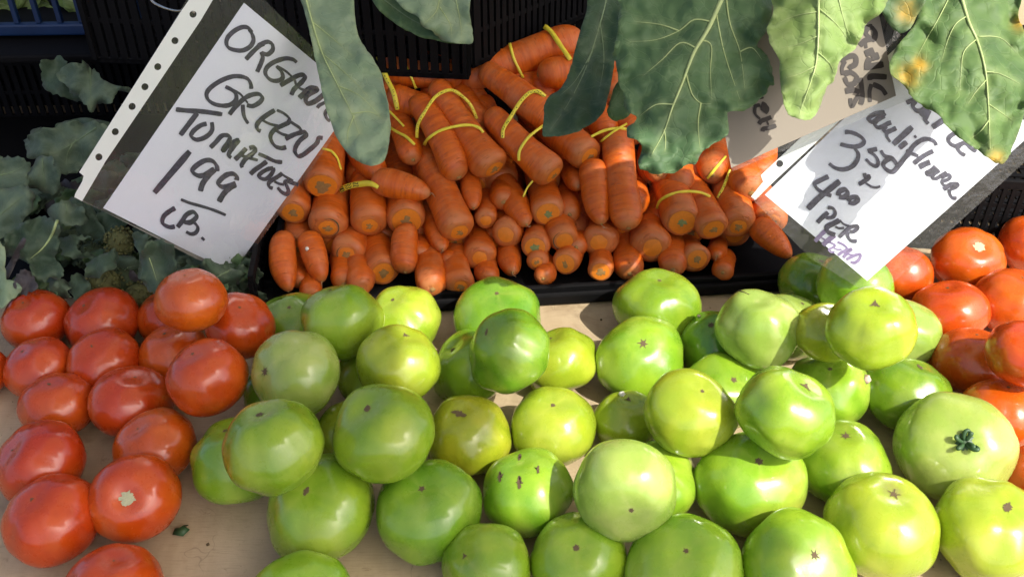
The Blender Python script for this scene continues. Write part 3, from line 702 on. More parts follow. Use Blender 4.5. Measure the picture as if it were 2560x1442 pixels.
# surface lookup for things that lie on the carrots
bpy.context.view_layer.update()
def bvh(objs):
    V, F = [], []
    for o in objs:
        b = len(V); mw = o.matrix_world; V += [mw @ v.co for v in o.data.vertices]; F += [tuple(b+i for i in p.vertices) for p in o.data.polygons]
    return BVHTree.FromPolygons(V, F)
BV = bvh(carrot_objs)
def band(pts, w, label, text=False, kind='band'):
    P = catmull([(*p, 0) for p in pts], 5); dep = []
    for p in P:
        r = ray(p.x, p.y).normalized(); h = BV.ray_cast(CAM, r)
        dep.append((h[0] - CAM).dot(FWD) if h[0] else None)
    known = [d for d in dep if d]
    if not known: return
    for i in range(len(dep)):
        if dep[i] is None: dep[i] = next((dep[j] for s in range(1, len(dep)) for j in (i-s, i+s) if 0 <= j < len(dep) and dep[j]), known[0])
    # a taut band bridges the hollows: keep the nearer envelope
    env = dep[:]
    for i in range(len(dep)):
        env[i] = min([dep[i]] + [dep[a] + (dep[b]-dep[a])*(i-a)/(b-a) for a in range(0, i) for b in range(i+1, len(dep))])
    env = [min(env[max(0, i-1):i+2]) for i in range(len(env))]
    w *= .8; t = thing('rubber_band', label, 'rubber band', 'yellow rubber bands round the carrots'); n = len(P); vs, fs = [], []; pr = []
    for i, p in enumerate(P):
        a = P[max(0, i-1)]; b = P[min(n-1, i+1)]; tg = (b-a).normalized(); nn = Vector((-tg.y, tg.x, 0))
        ww = w/2 * (1 + .25*noise.noise(Vector((i*.3, w, pts[0][0]))))
        for s, off in ((-1, .0003), (-1, .0011), (1, .0011), (1, .0003)):
            q = p + nn*ww*s; vs.append(at(q.x, q.y, env[i] - off))
        pr.append((p, nn, ww, env[i] - .0014))
    for i in range(n-1):
        for k in range(4): fs.append((i*4+k, i*4+(k+1) % 4, i*4+4+(k+1) % 4, i*4+4+k))
    mesh('strap', vs, fs, M_BAND, t)
    if text:
        vs, fs = [], []; rg = random.Random(n)
        for i in range(1, n-1):
            for _ in range(1 if w < 14 else 2):
                if rg.random() < .75:
                    p, nn, ww, d = pr[i]; tg = Vector((nn.y, -nn.x, 0)); o0 = rg.uniform(-.4, .1); l = rg.uniform(.25, .6)
                    a = p + nn*ww*o0 + tg*rg.uniform(-3, 3); b = a + nn*ww*l + tg*rg.uniform(-2.5, 2.5); e = tg*1.1
                    k = len(vs); vs += [at(*(a-e).xy, d), at(*(a+e).xy, d), at(*(b+e).xy, d), at(*(b-e).xy, d)]; fs.append((k, k+1, k+2, k+3))
        mesh('printed_marks', vs, fs, M_PRINT, t, False)
    return t, pr
band([(1042,345),(1045,312),(1062,280),(1085,246),(1108,230),(1130,226),(1152,238),(1176,262),(1192,297)], 10, 'printed yellow band looping over the top of the central carrot pair', True)
band([(1060,364),(1070,347),(1100,327),(1140,316),(1175,313),(1198,320),(1208,332)], 9, 'plain yellow band across the lower middle of the central carrot pair')
band([(1257,345),(1259,322),(1280,287),(1303,252),(1325,232),(1345,229),(1363,242)], 12, 'printed yellow band across the two slanting carrots left of the folded leaf', True)
band([(1297,402),(1299,377),(1318,347),(1342,326),(1358,314)], 9, 'twisted yellow band that disappears under the folded leaf')
band([(1274,108),(1284,145),(1298,175),(1308,195)], 8, 'narrow yellow band on the crosswise carrot at the top')
band([(1360,66),(1378,80),(1402,115),(1426,150)], 15, 'wide bright yellow band in the sun at the very top')
band([(945,142),(964,190),(984,232),(994,275)], 15, 'wide dim yellow band with print right of the pale tongue leaf', True)
band([(1010,155),(1026,188),(1040,222)], 7, 'thin dim yellow band under the tip of the raised crate')
band([(962,268),(985,290),(1010,316)], 7, 'thin yellow band crossing behind the small dotted carrot')
band([(970,316),(992,330),(1015,342),(1037,362)], 9, 'yellow band over the small dotted carrot beside the tongue leaf')
band([(806,372),(828,378),(844,397),(852,424)], 7, 'yellow band round the topmost left carrot')
ob = band([(848,476),(868,467),(895,461),(925,459),(946,468)], 17, 'wide yellow band reading OWN OWN over the thick carrot')
band([(1478,342),(1510,327),(1545,321),(1575,327),(1600,352)], 8, 'yellow band round the long upright carrot below the big leaf')
band([(1500,356),(1530,332),(1568,309)], 7, 'second yellow band crossing at the long upright carrot')
band([(1642,522),(1650,502),(1675,487),(1710,479),(1750,481),(1776,492)], 9, 'yellow band over the right hand pair of carrots')
band([(1768,447),(1790,420),(1815,390)], 8, 'dull yellow band running up to the tan sheet')
band([(1795,495),(1812,460),(1826,424)], 9, 'yellow band right of the right hand carrot pair', True)
band([(1308,492),(1318,470),(1332,452)], 6, 'short stretch of yellow band behind the brown cut carrot')

# ------------------------------------------------------------------ handwriting: strokes traced as centre lines
def strokes(groups, p0, n, mat, parent, name, off=.0006):
    if len(groups) > 1:
        for gi, g in enumerate(groups): strokes([g], p0, n, mat, parent, name, off + gi*.00007)
        return
    vs, fs = [], []; k = 0
    for (ox, oy, sc, lst) in groups:
        for item in lst:
            w, pts = item[0], item[1:]
            P = [Vector((ox + x/sc, oy + y/sc, 0)) for x, y in pts]
            P = catmull(P, 5) if len(P) > 2 else [P[0].lerp(P[1], i/6) for i in range(7)]
            m = len(P); b = len(vs); k += 1
            for i, p in enumerate(P):
                tg = (P[min(m-1, i+1)] - P[max(0, i-1)])
                tg = tg.normalized() if tg.length > 0 else Vector((1, 0, 0)); nn = Vector((-tg.y, tg.x, 0))
                chis = .72 + .45*abs(nn.dot(Vector((.62, .78, 0))))         # chisel nib: width turns with direction
                ww = w/2 * chis * (1 + .12*noise.noise(Vector((i*.35, k, 0)))) * (.8 if i in (0, m-1) else 1)
                for s in (-1, 1):
                    q = p + nn*ww*s; vs.append(on_plane(q.x, q.y, p0, n) + n*(off + k*.000004))
            fs += [(b+2*i, b+2*i+1, b+2*i+3, b+2*i+2) for i in range(m-1)]
    return mesh(name, vs, fs, mat, parent, False)
def lens_poly(name, poly, p0, n, mat, parent, off=0, thick=0, holes=()):
    loops = [poly] + list(holes); V, Ed = [], []
    for lp in loops:
        b = len(V); V += [Vector(q) for q in lp]; Ed += [(b+i, b+(i+1) % len(lp)) for i in range(len(lp))]
    r = delaunay_2d_cdt(V, Ed, [], 2 if holes else 1, 1e-4)
    co, fc = r[0], r[2]
    if holes:
        def inside(pt, lp):
            c = False; j = len(lp)-1
            for i in range(len(lp)):
                if (lp[i][1] > pt[1]) != (lp[j][1] > pt[1]) and pt[0] < (lp[j][0]-lp[i][0])*(pt[1]-lp[i][1])/(lp[j][1]-lp[i][1]) + lp[i][0]: c = not c
                j = i
            return c
        fc = [f for f in fc if not any(inside(sum((co[i] for i in f), Vector((0, 0)))/len(f), h) for h in holes) and inside(sum((co[i] for i in f), Vector((0, 0)))/len(f), poly)]
    o = mesh(name, [on_plane(v.x, v.y, p0, n) + n*off for v in co], fc, mat, parent, False)
    if thick:
        m = o.modifiers.new('thick', 'SOLIDIFY'); m.thickness = thick; m.offset = 0
    return o
def plane_of(a, b, c):
    n = (b-a).cross(c-a).normalized()
    if n.dot(CAM - a) < 0: n = -n
    return n
def circle(cx, cy, r, n=14, sq=1): return [(cx + r*math.cos(2*math.pi*i/n), cy + r*sq*math.sin(2*math.pi*i/n)) for i in range(n)]

# --- left sign
sA, sB, sC = at(610, 8, .903), at(258, 520, .932), at(580, 683, 1.071); nL = plane_of(sA, sB, sC)
s1 = thing('price_sign', 'large white handwritten sign for organic green tomatoes in a clear sleeve at left', 'sign', 'handwritten price signs')
lens_poly('paper', [(610,8),(258,520),(580,683),(894,244)], sA, nL, M_PAPER, s1, 0, .0003)
lens_poly('clear_sleeve', [(548,-60),(470,-10),(200,440),(210,450),(192,492),(583,693),(905,240),(640,-20)], sA, nL, M_SLEEVE, s1, .0016)
hl = [circle(x, y, 9) for x, y in ((480,34),(435,100),(392,165),(360,215),(328,264),(286,327),(245,390))]
lens_poly('punched_strip', [(497,-40),(448,30),(196,428),(207,437),(204,450),(186,482),(184,490),(203,500),(262,400),(330,300),(500,48),(552,-40)], sA, nL, M_STRIP, s1, .0022, .0003, hl)
lens_poly('sleeve_seam', [(203,500),(192,492),(583,693),(590,684),(585,680)], sA, nL, simple('grey_sleeve_seam', (.20, .20, .17), .4), s1, .0019)
W1 = 10.5
strokes([
 (540,40,8,[(W1,(720,330),(640,240),(520,225),(360,300),(230,430),(205,560),(270,650),(430,690),(560,680),(690,600),(745,480),(715,360),(650,270)),
   (W1,(590,870),(720,730),(860,600),(960,550)),(W1,(830,600),(1000,520),(1090,540),(1130,600),(1120,690),(1020,770),(900,730)),(W1,(890,720),(930,830),(880,980),(815,1120)),
   (W1,(1610,930),(1530,870),(1380,850),(1180,910),(1030,1010),(980,1120),(1020,1220),(1120,1290),(1250,1290),(1330,1230),(1300,1110),(1200,1000)),
   (7,(1210,1000),(1370,1090),(1500,1200),(1570,1290),(1600,1380),(1680,1450),(1760,1480)),
   (W1,(1280,1390),(1470,1280),(1640,1190),(1750,1180),(1770,1240),(1680,1350),(1560,1460),(1500,1580))]),
 (500,170,8,[(W1+1,(1980,600),(2080,500),(2200,400),(2330,410),(2310,450),(2180,520),(2110,600),(2130,700),(2220,700),(2350,630),(2500,500)),
   (8,(2340,800),(2390,740),(2540,670)),(9,(2560,820),(2500,900),(2530,1010),(2600,1060)),
   (W1,(1020,420),(1010,320),(950,220),(820,170),(640,170),(420,250),(220,380),(130,500),(150,620),(260,710),(420,750),(580,740),(700,660),(720,550),(650,450),(500,370)),
   (7,(540,380),(700,460),(800,520),(870,600),(950,700)),
   (W1,(580,930),(680,800),(830,650),(960,560),(1100,520),(1190,530),(1240,600),(1180,690),(1050,760),(930,740)),
   (W1,(850,730),(860,880),(890,1000),(960,1110)),
   (W1,(1490,840),(1330,940),(1190,1050),(1130,1150),(1150,1230),(1210,1260)),(7,(1240,1040),(1400,1120),(1580,1160)),
   (8,(1530,840),(1660,900),(1760,980),(1800,1050)),
   (W1,(1790,1080),(1640,1150),(1500,1220),(1410,1330),(1420,1450),(1500,1560),(1620,1600),(1720,1580)),(8,(1520,1250),(1640,1320),(1780,1360)),
   (9,(1740,1030),(1860,1110),(1980,1190),(2020,1260)),(W1,(1700,1420),(1850,1340),(2000,1290),(2090,1280),(2120,1340),(2020,1420),(1950,1500),(1900,1600),(1900,1690),(1960,1760),(2060,1730),(2200,1620),(2330,1500),(2370,1400),(2450,1400))]),
 (420,250,8,[(W1+1,(150,185),(380,210),(700,230),(1080,285)),(W1+1,(580,260),(440,440),(240,700)),
   (W1,(770,470),(640,510),(500,620),(460,720),(560,790),(700,760),(820,680),(880,580),(870,440)),
   (W1,(840,950),(960,830),(1060,720),(1160,700),(1230,740),(1200,840),(1110,960),(1100,1010),(1230,880),(1400,800),(1330,900),(1230,1030),(1210,1110),(1260,1150)),
   (W1,(1330,1190),(1450,1080),(1560,960)),(W1,(1620,960),(1710,940),(1740,1000),(1660,1090),(1550,1170),(1470,1290),(1480,1350)),
   (8,(1400,1080),(1560,1140),(1790,1200)),(10,(1800,1070),(1960,1140),(2130,1220),(2280,1240))]),
 (600,330,8.48,[(W1,(560,620),(440,710),(320,790),(210,890)),(W1-1,(700,760),(590,780),(460,850),(390,930),(450,980),(540,990),(640,910),(700,810),(700,750)),
   (W1-1,(880,880),(780,950),(660,1020),(600,1090),(620,1160),(690,1190)),(7,(840,850),(940,930),(1120,1030)),(7,(720,1040),(820,1090),(930,1110)),
   (W1,(1230,1110),(1120,1080),(1000,1040),(950,1060),(990,1150),(1020,1250),(980,1310),(880,1270),(790,1170))]),
 (360,360,8,[(14,(910,140),(200,970)),
   (W1+1,(1460,540),(1450,440),(1370,340),(1240,320),(1090,390),(970,500),(990,580),(1100,630),(1230,600),(1400,490)),(W1+2,(1410,500),(1290,620),(1170,780),(1120,940)),
   (W1+1,(1840,720),(1850,650),(1770,590),(1650,610),(1530,700),(1480,790),(1560,850),(1700,830),(1830,780)),(W1+2,(1830,800),(1700,880),(1580,1000),(1490,1150)),
   (8,(730,1100),(900,1170),(1150,1240),(1400,1320),(1630,1415))]),
 (380,490,10.667,[(W1,(610,310),(470,390),(330,500),(270,620),(290,730),(400,800),(500,820),(600,800)),
   (W1,(670,820),(780,680),(900,500),(1040,420),(1120,430),(1180,520),(1120,620),(980,690),(840,680)),
   (9,(860,690),(980,720),(1090,690),(1190,780),(1210,880),(1140,980),(1020,1000),(900,940)),(9,(1310,1090),(1390,1170))]),
], sA, nL, M_INK, s1, 'handwriting')
# ring that holds it
rp = [at(x, y, dd) for x, y, dd in ((370,-40,.96),(378,0,.955),(405,18,.95),(440,28,.93),(468,26,.913),(484,30,.905),(482,38,.912))]
rp = catmull(rp, 6); v_, f_ = tube(rp, [.0013]*len(rp), 8)
tag(mesh('binder_ring', v_, f_, M_METAL), 'brass coloured metal ring through the top hole of the left sign', 'ring')

# --- cauliflower sign at right
s0 = .655; rA, rB, rC = at(2310, 105, 1.314*s0), at(1912, 487, 1.371*s0), at(2168, 702, 1.429*s0); nR = plane_of(rA, rB, rC)
s2 = thing('price_sign', 'white handwritten cauliflower sign, partly sunlit, in a clear sleeve at right', 'sign', 'handwritten price signs')
lens_poly('paper', [(2310,105),(1912,487),(2168,702),(2590,325)], rA, nR, M_PAPER, s2, 0, .0003)
lens_poly('clear_sleeve', [(2255,85),(1880,445),(1905,455),(1874,492),(2025,645),(2180,740),(2232,705),(2640,330)], rA, nR, M_SLEEVE, s2, .0016)
lens_poly('punched_strip', [(2290,70),(1900,437),(1906,453),(1876,490),(1886,498),(1935,450),(2318,95)], rA, nR, M_STRIP, s2, .0022, .0003, [circle(1947, 408, 9)])
strokes([
 (2140,220,8,[(W1,(570,490),(440,500),(300,560),(240,630),(330,680),(450,600),(580,500)),(W1,(570,560),(440,630),(370,720),(430,790),(540,770),(620,720),(700,690)),
   (W1,(600,760),(540,830),(600,880),(700,850),(800,800)),(9,(620,870),(610,970),(680,1080)),(13,(1120,780),(740,1130)),(12,(1010,1080),(860,1200)),(9,(1160,950),(1200,1000)),
   (W1,(1600,1150),(1560,1070),(1430,1020),(1290,1050),(1150,1150),(1080,1250),(960,1420)),(9,(1000,1240),(1110,1310),(1240,1360)),
   (9,(1110,60),(1130,130)),(W1,(1000,300),(1150,240),(1240,260)),(W1+1,(1180,260),(1130,360),(1200,450),(1300,460),(1390,390)),(W1+1,(1290,560),(1400,440),(1430,400)),(W1+2,(1460,440),(1380,620),(1440,720)),(13,(1520,790),(1750,640)),
   (W1,(2080,880),(1960,910),(1850,1000),(1870,1100),(1980,1160),(2080,1130),(2180,1100),(2290,1200),(2400,1270)),(W1,(2100,1110),(2030,1200),(2080,1290),(2180,1350))]),
 (2200,340,8.01,[(11,(580,330),(480,450),(350,620),(240,720),(110,660),(60,570),(120,490),(230,460),(330,580)),(W1,(10,290),(90,400),(250,450),(340,580)),
   (W1,(1060,300),(900,380),(780,460),(670,550)),(13,(1000,520),(900,560),(780,620)),(W1,(1110,610),(1040,680),(930,740),(990,770),(1100,730),(1180,680)),
   (8,(1190,690),(1080,760),(1040,840),(1120,850),(1220,790),(1330,720)),(8,(1220,840),(1330,780),(1400,790),(1370,860),(1260,900),(1210,890)),(8,(1220,900),(1260,970),(1330,1010)),
   (10,(1270,1070),(1370,990),(1450,960),(1550,960),(1500,1020),(1400,1060)),(9,(1380,1060),(1390,1150),(1440,1230),(1530,1245))]),
 (2040,310,8.01,[(W1,(570,160),(700,170),(850,230),(950,320),(930,400),(820,450),(680,450),(480,405)),(W1,(760,480),(840,600),(810,740),(700,860),(540,910),(380,880),(255,790)),
   (W1,(1220,500),(1120,520),(1030,545)),(W1-1,(1050,540),(1180,640),(1240,760),(1200,840),(1090,800),(990,700)),
   (10,(960,980),(990,1080),(1060,1040),(1010,1110),(850,1210)),(6,(980,1170),(1100,1250),(1200,1270),(1280,1245))]),
 (2000,430,8.48,[(W1,(600,90),(440,170),(310,240),(340,330),(450,420),(560,470),(660,500)),(13,(840,190),(600,380),(400,540),(160,780)),
   (12,(800,500),(830,410),(950,370),(1000,450),(930,530),(820,520)),(11,(1000,610),(1080,540),(1200,530),(1220,590),(1130,660),(1020,640))]),
 (2000,510,8.48,[(9,(580,70),(690,90),(740,180),(690,270),(580,290),(540,270)),(10,(590,170),(470,280),(360,390)),
   (12,(830,340),(700,410),(570,480),(570,570),(650,620),(740,650)),(6,(830,330),(920,420),(1080,480)),(6,(740,470),(820,510),(930,500)),
   (9,(820,700),(930,600),(1060,490),(1200,460),(1210,510),(1130,580),(1050,580)),(9,(1010,580),(1010,680),(1080,770),(1200,780))]),
], rA, nR, M_INK, s2, 'handwriting')
strokes([(2000,510,8.48,[(9,(540,560),(430,660),(310,790)),(11,(740,660),(600,760),(480,870)),(5,(440,700),(560,780),(680,830),(740,870),(700,910),(610,960),(640,1010),(730,1015)),(4,(700,920),(790,960),(880,960)),
   (6,(790,800),(920,860),(990,930),(960,1000)),(7,(800,1080),(900,1010),(1090,950),(1000,1030),(910,1130)),(4,(930,1040),(1080,1070),(1180,1080)),
   (7,(980,1170),(1100,1110),(1230,1060),(1280,1080),(1240,1180),(1150,1240),(1070,1220))])], rA, nR, M_INKP, s2, 'handwriting')

# --- tan sheet behind the leaves
tA, tB, tC = at(1828, 420, .835), at(2240, 240, .832), at(2190, 0, .83); nT = plane_of(tA, tB, tC)
s3 = thing('price_sign', 'shaded greyish tan sign with sideways brown writing, half covered by leaves', 'sign', 'handwritten price signs')
lens_poly('paper', [(1828,420),(1760,60),(2190,-60),(2196,30),(2240,240)], tA, nT, M_TAN, s3, 0, .0003)
lens_poly('clear_sleeve', [(1815,345),(1832,428),(2283,246),(2250,60),(2230,-60),(1740,60)], tA, nT, M_SLEEVE, s3, -.0015)
strokes([
 (2060,50,6.27,[(13,(760,110),(670,140),(660,230),(770,310),(800,200),(740,110)),(12,(740,310),(640,330),(560,410)),(9,(640,340),(660,450)),
   (16,(780,480),(640,540)),(16,(860,560),(740,600)),(14,(720,600),(680,680),(670,790)),(15,(930,700),(690,740)),(14,(980,900),(740,890),(720,950)),(14,(970,1180),(900,1080),(760,1010)),(10,(740,1010),(710,1130),(720,1290)),
   (13,(250,640),(380,580),(490,580),(490,690),(420,740),(380,720)),(9,(330,650),(280,760),(290,870)),(13,(310,850),(420,830),(510,900),(470,1000),(370,1010),(320,900)),
   (14,(330,1120),(450,1100),(560,1140)),(12,(570,910),(590,1080),(600,1220),(570,1330)),(10,(410,1230),(430,1360),(500,1250),(540,1180))]),
 (1860,240,13.1,[(7,(630,40),(500,80)),(8,(260,260),(370,320)),(16,(640,540),(720,430),(680,330),(560,290)),(12,(600,330),(620,480)),(8,(520,300),(380,350),(350,480),(380,620),(520,760)),
   (10,(480,930),(560,830),(720,770),(890,700)),(6,(740,830),(800,960)),(10,(600,1170),(640,1080),(800,1060),(1050,970))]),
], tA, nT, M_INKB, s3, 'handwriting')

# OWN OWN on the wide band
if ob:
    t_, pr = ob; vs, fs = [], []
    def seg(u0, v0, u1, v1):
        def pos(u, v):
            i = max(0, min(len(pr)-2, int(u))); f = u - i; p = pr[i][0].lerp(pr[i+1][0], f); nn = pr[i][1]; d = pr[i][3]*(1-f) + pr[i+1][3]*f
            q = p + nn*v*pr[i][2]; return q, d
        a, da = pos(u0, v0); b, db = pos(u1, v1); tg = (b-a)
        if tg.length < 1e-6: return
        tg.normalize(); e = Vector((-tg.y, tg.x, 0))*.9
        k = len(vs); vs.extend([at(*(a-e).xy, da), at(*(a+e).xy, da), at(*(b+e).xy, db), at(*(b-e).xy, db)]); fs.append((k, k+1, k+2, k+3))
    for v0 in (-.75, .1):
        v1 = v0 + .62
        for u, ch in ((1, 'O'), (4, 'W'), (8, 'N')):
            if ch == 'O': S_ = [(0,0,0,1),(0,1,2,1),(2,1,2,0),(2,0,0,0)]
            elif ch == 'W': S_ = [(0,0,.7,1),(.7,1,1.5,.2),(1.5,.2,2.2,1),(2.2,1,3,0)]
            else: S_ = [(0,0,0,1),(0,0,2,1),(2,1,2,0)]
            for a, b, c_, d_ in S_: seg(u+a, v0+(v1-v0)*b, u+c_, v0+(v1-v0)*d_)
    mesh('lettering', vs, fs, M_PRINT, t_, False)

# ------------------------------------------------------------------ leaves
def leaf(parent, outline, d, mat, name='leaf', rib=None, laterals=(), gx=0, gy=0, fold=.0, ruf=.006, step=10, spots=(), ribw=7, latw=4, jag=2.2, ribmat=None, seed=0, curl=0.0, label=None):
    rg = random.Random(seed + len(outline)); so_ = Vector((seed*3.7, d*10, 1))
    P = catmull([(*p, 0) for p in outline], 5, True)
    C0 = sum(P, Vector()) / len(P)
    out = []
    for i, p in enumerate(P):
        u = (p - C0).normalized(); q = p + u * jag * (noise.noise(Vector((p.x*.05, p.y*.05, seed))) + .9*noise.noise(Vector((p.x*.13, p.y*.13, seed+5))) + .7*abs(math.sin(i*.55 + seed)) )
        out.append((q.x, q.y))
    def inside(x, y):
        c = False; j = len(out)-1
        for i in range(len(out)):
            xi, yi = out[i]; xj, yj = out[j]
            if (yi > y) != (yj > y) and x < (xj-xi)*(y-yi)/(yj-yi) + xi: c = not c
            j = i
        return c
    xs = [p[0] for p in out]; ys = [p[1] for p in out]
    V = [Vector(p) for p in out]; n0 = len(V)
    x = min(xs); row = 0
    yy = min(ys)
    while yy < max(ys):
        xx = min(xs) + (step/2 if row % 2 else 0)
        while xx < max(xs):
            if inside(xx, yy) and min((xx-a)**2 + (yy-b)**2 for a, b in out) > (step*.55)**2: V.append(Vector((xx + rg.uniform(-1, 1), yy + rg.uniform(-1, 1))))
            xx += step
        yy += step*.87; row += 1
    r = delaunay_2d_cdt(V, [(i, (i+1) % n0) for i in range(n0)], [], 1, 1e-5)
    co, fc = r[0], r[2]
    ribP = catmull([(*p, 0) for p in rib], 6) if rib else []
    latP = [catmull([(*p, 0) for p in l], 5) if len(l) > 2 else [Vector((*l[0], 0)).lerp(Vector((*l[1], 0)), t/6) for t in range(7)] for l in laterals]
    def dist(x, y, PP):
        return min(((p.x-x)**2 + (p.y-y)**2) for p in PP)**.5
    mx = max(max(xs)-min(xs), max(ys)-min(ys))
    def depth(x, y):
        dd = d + gx*(x-C0.x)/1000 + gy*(y-C0.y)/1000
        if ribP: dd += fold * min(1, dist(x, y, ribP)/(mx*.4))
        for L in latP: dd -= .0018*math.exp(-(dist(x, y, L)/14)**2)*-1
        e = min((x-a)**2 + (y-b)**2 for a, b in out[::2])**.5; ed = math.exp(-e/38)
        dd += ruf*(.55*noise.noise(Vector((x*.011, y*.011, seed)) + so_) + ed*1.5*noise.noise(Vector((x*.024, y*.024, seed+9))))
        dd += ruf*.16*noise.noise(Vector((x*.05, y*.05, seed+3)))
        dd += curl*ed
        return dd
    vs = [at(v.x, v.y, depth(v.x, v.y)) for v in co]
    t = mesh(name, vs, fc, M_LV[mat], parent)
    if label: t['label'] = label
    vn = [0.0]*len(co); sp_ = [0.0]*len(co)
    for i, v in enumerate(co):
        if ribP: vn[i] = max(vn[i], .45*math.exp(-(dist(v.x, v.y, ribP)/9)**2))
        for L in latP: vn[i] = max(vn[i], .30*math.exp(-(dist(v.x, v.y, L)/8)**2))
        e = min((v.x-a)**2 + (v.y-b)**2 for a, b in out[::2])**.5; vn[i] = max(vn[i], .25*math.exp(-e/4))
        for sx, sy, sr in spots: sp_[i] = max(sp_[i], math.exp(-(((v.x-sx)**2 + (v.y-sy)**2)/sr**2)))
    for nm, dat in (('vein', vn), ('spot', sp_)):
        a_ = t.data.attributes.new(nm, 'FLOAT', 'POINT'); a_.data.foreach_set('value', dat)
    m = t.modifiers.new('thick', 'SOLIDIFY'); m.thickness = .0004; m.offset = 0
    def rp(PP, w, nm):
        pts = [at(p.x, p.y, depth(p.x, p.y) - .0011) for p in PP]; n = len(pts)
        v_, f_ = tube(pts, [max(.12, 1 - i/n)*w*d/FPX/2 for i in range(n)], 7)
        mesh(nm, v_, f_, ribmat or M_RIB, t)
    if ribP: rp(ribP, ribw, 'midrib')
    for L in latP: rp(L, latw, 'side_vein')
    return t
def curd(parent, c, r):
    vs, fs = [], []; NU, NV = 40, 24
    for j in range(NV+1):
        for i in range(NU):
            th = math.pi*j/NV; p = 2*math.pi*i/NU; u = Vector((math.sin(th)*math.cos(p), math.sin(th)*math.sin(p), math.cos(th)))
            vs.append(c + u*r*(1 + .12*abs(noise.noise(u*4)) + .05*noise.noise(u*12)))
    for j in range(NV):
        for i in range(NU): fs.append((j*NU+i, (j+1)*NU+i, (j+1)*NU+(i+1) % NU, j*NU+(i+1) % NU))
    mesh('head', vs, fs, M_CURD, parent)
M_CURD = simple('cauliflower_curd', (.70, .66, .50), .8, .15, 300)
GC = 'cauliflowers in the raised crate with leaves hanging over its rim'
cA = thing('cauliflower', 'cauliflower with pale sage tongue-shaped leaf hanging beside the left sign', 'cauliflower', GC)
leaf(cA, [(756,-30),(762,30),(772,70),(783,120),(795,180),(806,230),(820,285),(842,342),(872,385),(905,408),(940,413),(962,398),(972,355),(976,310),(966,245),(952,185),(930,145),(900,100),(888,50),(885,0),(884,-30)], .90, 'sage',
     rib=[(760,-20),(780,55),(806,135),(845,215),(880,285),(898,335)], laterals=[[(780,55),(830,95),(880,140)],[(806,135),(860,180),(920,240)],[(845,215),(900,240),(950,290)],[(880,285),(925,280),(960,300)],[(885,290),(870,330),(870,360)]], fold=.010, ruf=.010, gy=-.22, seed=1, ribw=6, latw=2.5, jag=2)
cD = thing('cauliflower', 'cauliflower whose short curled leaf hangs over the dark crate front, left of centre', 'cauliflower', GC)
leaf(cD, [(925,-30),(932,2),(950,28),(990,60),(1035,85),(1085,100),(1140,109),(1170,100),(1150,50),(1120,-10),(1100,-30)], 1.00, 'dark', fold=0, ruf=.008, seed=2, ribmat=M_RIBD, laterals=[[(960,0),(1030,50),(1120,90)]], latw=3)
leaf(cD, [(985,-30),(998,10),(1020,30),(1045,42),(1058,66),(1085,80),(1100,96),(1135,108),(1160,110),(1180,105),(1182,85),(1172,30),(1162,-30)], .985, 'sage', ruf=.012, seed=3, laterals=[[(1100,-10),(1090,30),(1060,60)],[(1140,0),(1150,50),(1155,95)],[(1100,20),(1125,60),(1130,95)]], latw=2.5, jag=3)
cB = thing('cauliflower', 'cauliflower with the biggest dark leaf, its pale midrib in the centre right', 'cauliflower', GC)
leaf(cB, [(1478,-30),(1466,30),(1450,80),(1432,150),(1420,190),(1402,222),(1374,240),(1362,262),(1360,300),(1356,335),(1372,341),(1412,338),(1450,325),(1490,300),(1512,270),(1522,230),(1532,180),(1540,120),(1550,40),(1556,-30)], .955, 'blue',
     rib=[(1520,-20),(1500,60),(1465,170),(1420,260),(1375,325)], laterals=[[(1500,60),(1510,150),(1495,240)],[(1480,130),(1440,200),(1400,240)]], fold=-.022, ruf=.012, gy=-.15, seed=4, ribmat=M_RIBD, ribw=5, latw=3)
leaf(cB, [(1545,205),(1528,245),(1519,280),(1530,301),(1552,299),(1576,284),(1592,268),(1578,215)], .98, 'dark', ruf=.005, seed=5, ribmat=M_RIBD)
leaf(cB, [(1570,-30),(1552,20),(1546,60),(1541,108),(1533,140),(1543,165),(1546,200),(1560,235),(1564,270),(1586,288),(1590,303),(1571,318),(1572,340),(1594,350),(1606,370),(1596,408),(1612,426),(1650,433),(1692,428),(1714,410),(1740,406),(1762,370),(1800,350),(1820,332),(1818,282),(1860,277),(1888,256),(1912,236),(1922,215),(1934,212),(1930,178),(1916,140),(1893,113),(1920,70),(1928,20),(1925,-30)], .797, 'dark',
     rib=[(1812,-20),(1772,70),(1735,132),(1705,210),(1680,272),(1660,330),(1630,385)],
     laterals=[[(1778,55),(1735,50),(1697,78),(1640,100),(1575,105)],[(1697,78),(1650,62),(1590,55)],[(1738,120),(1700,108),(1655,150),(1610,188)],[(1752,100),(1778,115),(1776,180),(1780,250)],[(1714,180),(1730,235),(1752,258),(1778,260)],[(1684,262),(1640,262),(1600,290)],[(1660,325),(1664,352),(1662,380)],[(1815,-10),(1825,60),(1850,130),(1862,220)],[(1790,30),(1810,130),(1850,250)],[(1850,130),(1880,120),(1905,150)],[(1752,258),(1745,310),(1750,370)]],
     fold=.008, ruf=.013, gy=-.08, seed=6, ribw=13, latw=4.5, jag=3.5, step=9)
cC = thing('cauliflower', 'cauliflower with a light green wavy leaf hanging over the tan sign', 'cauliflower', GC)
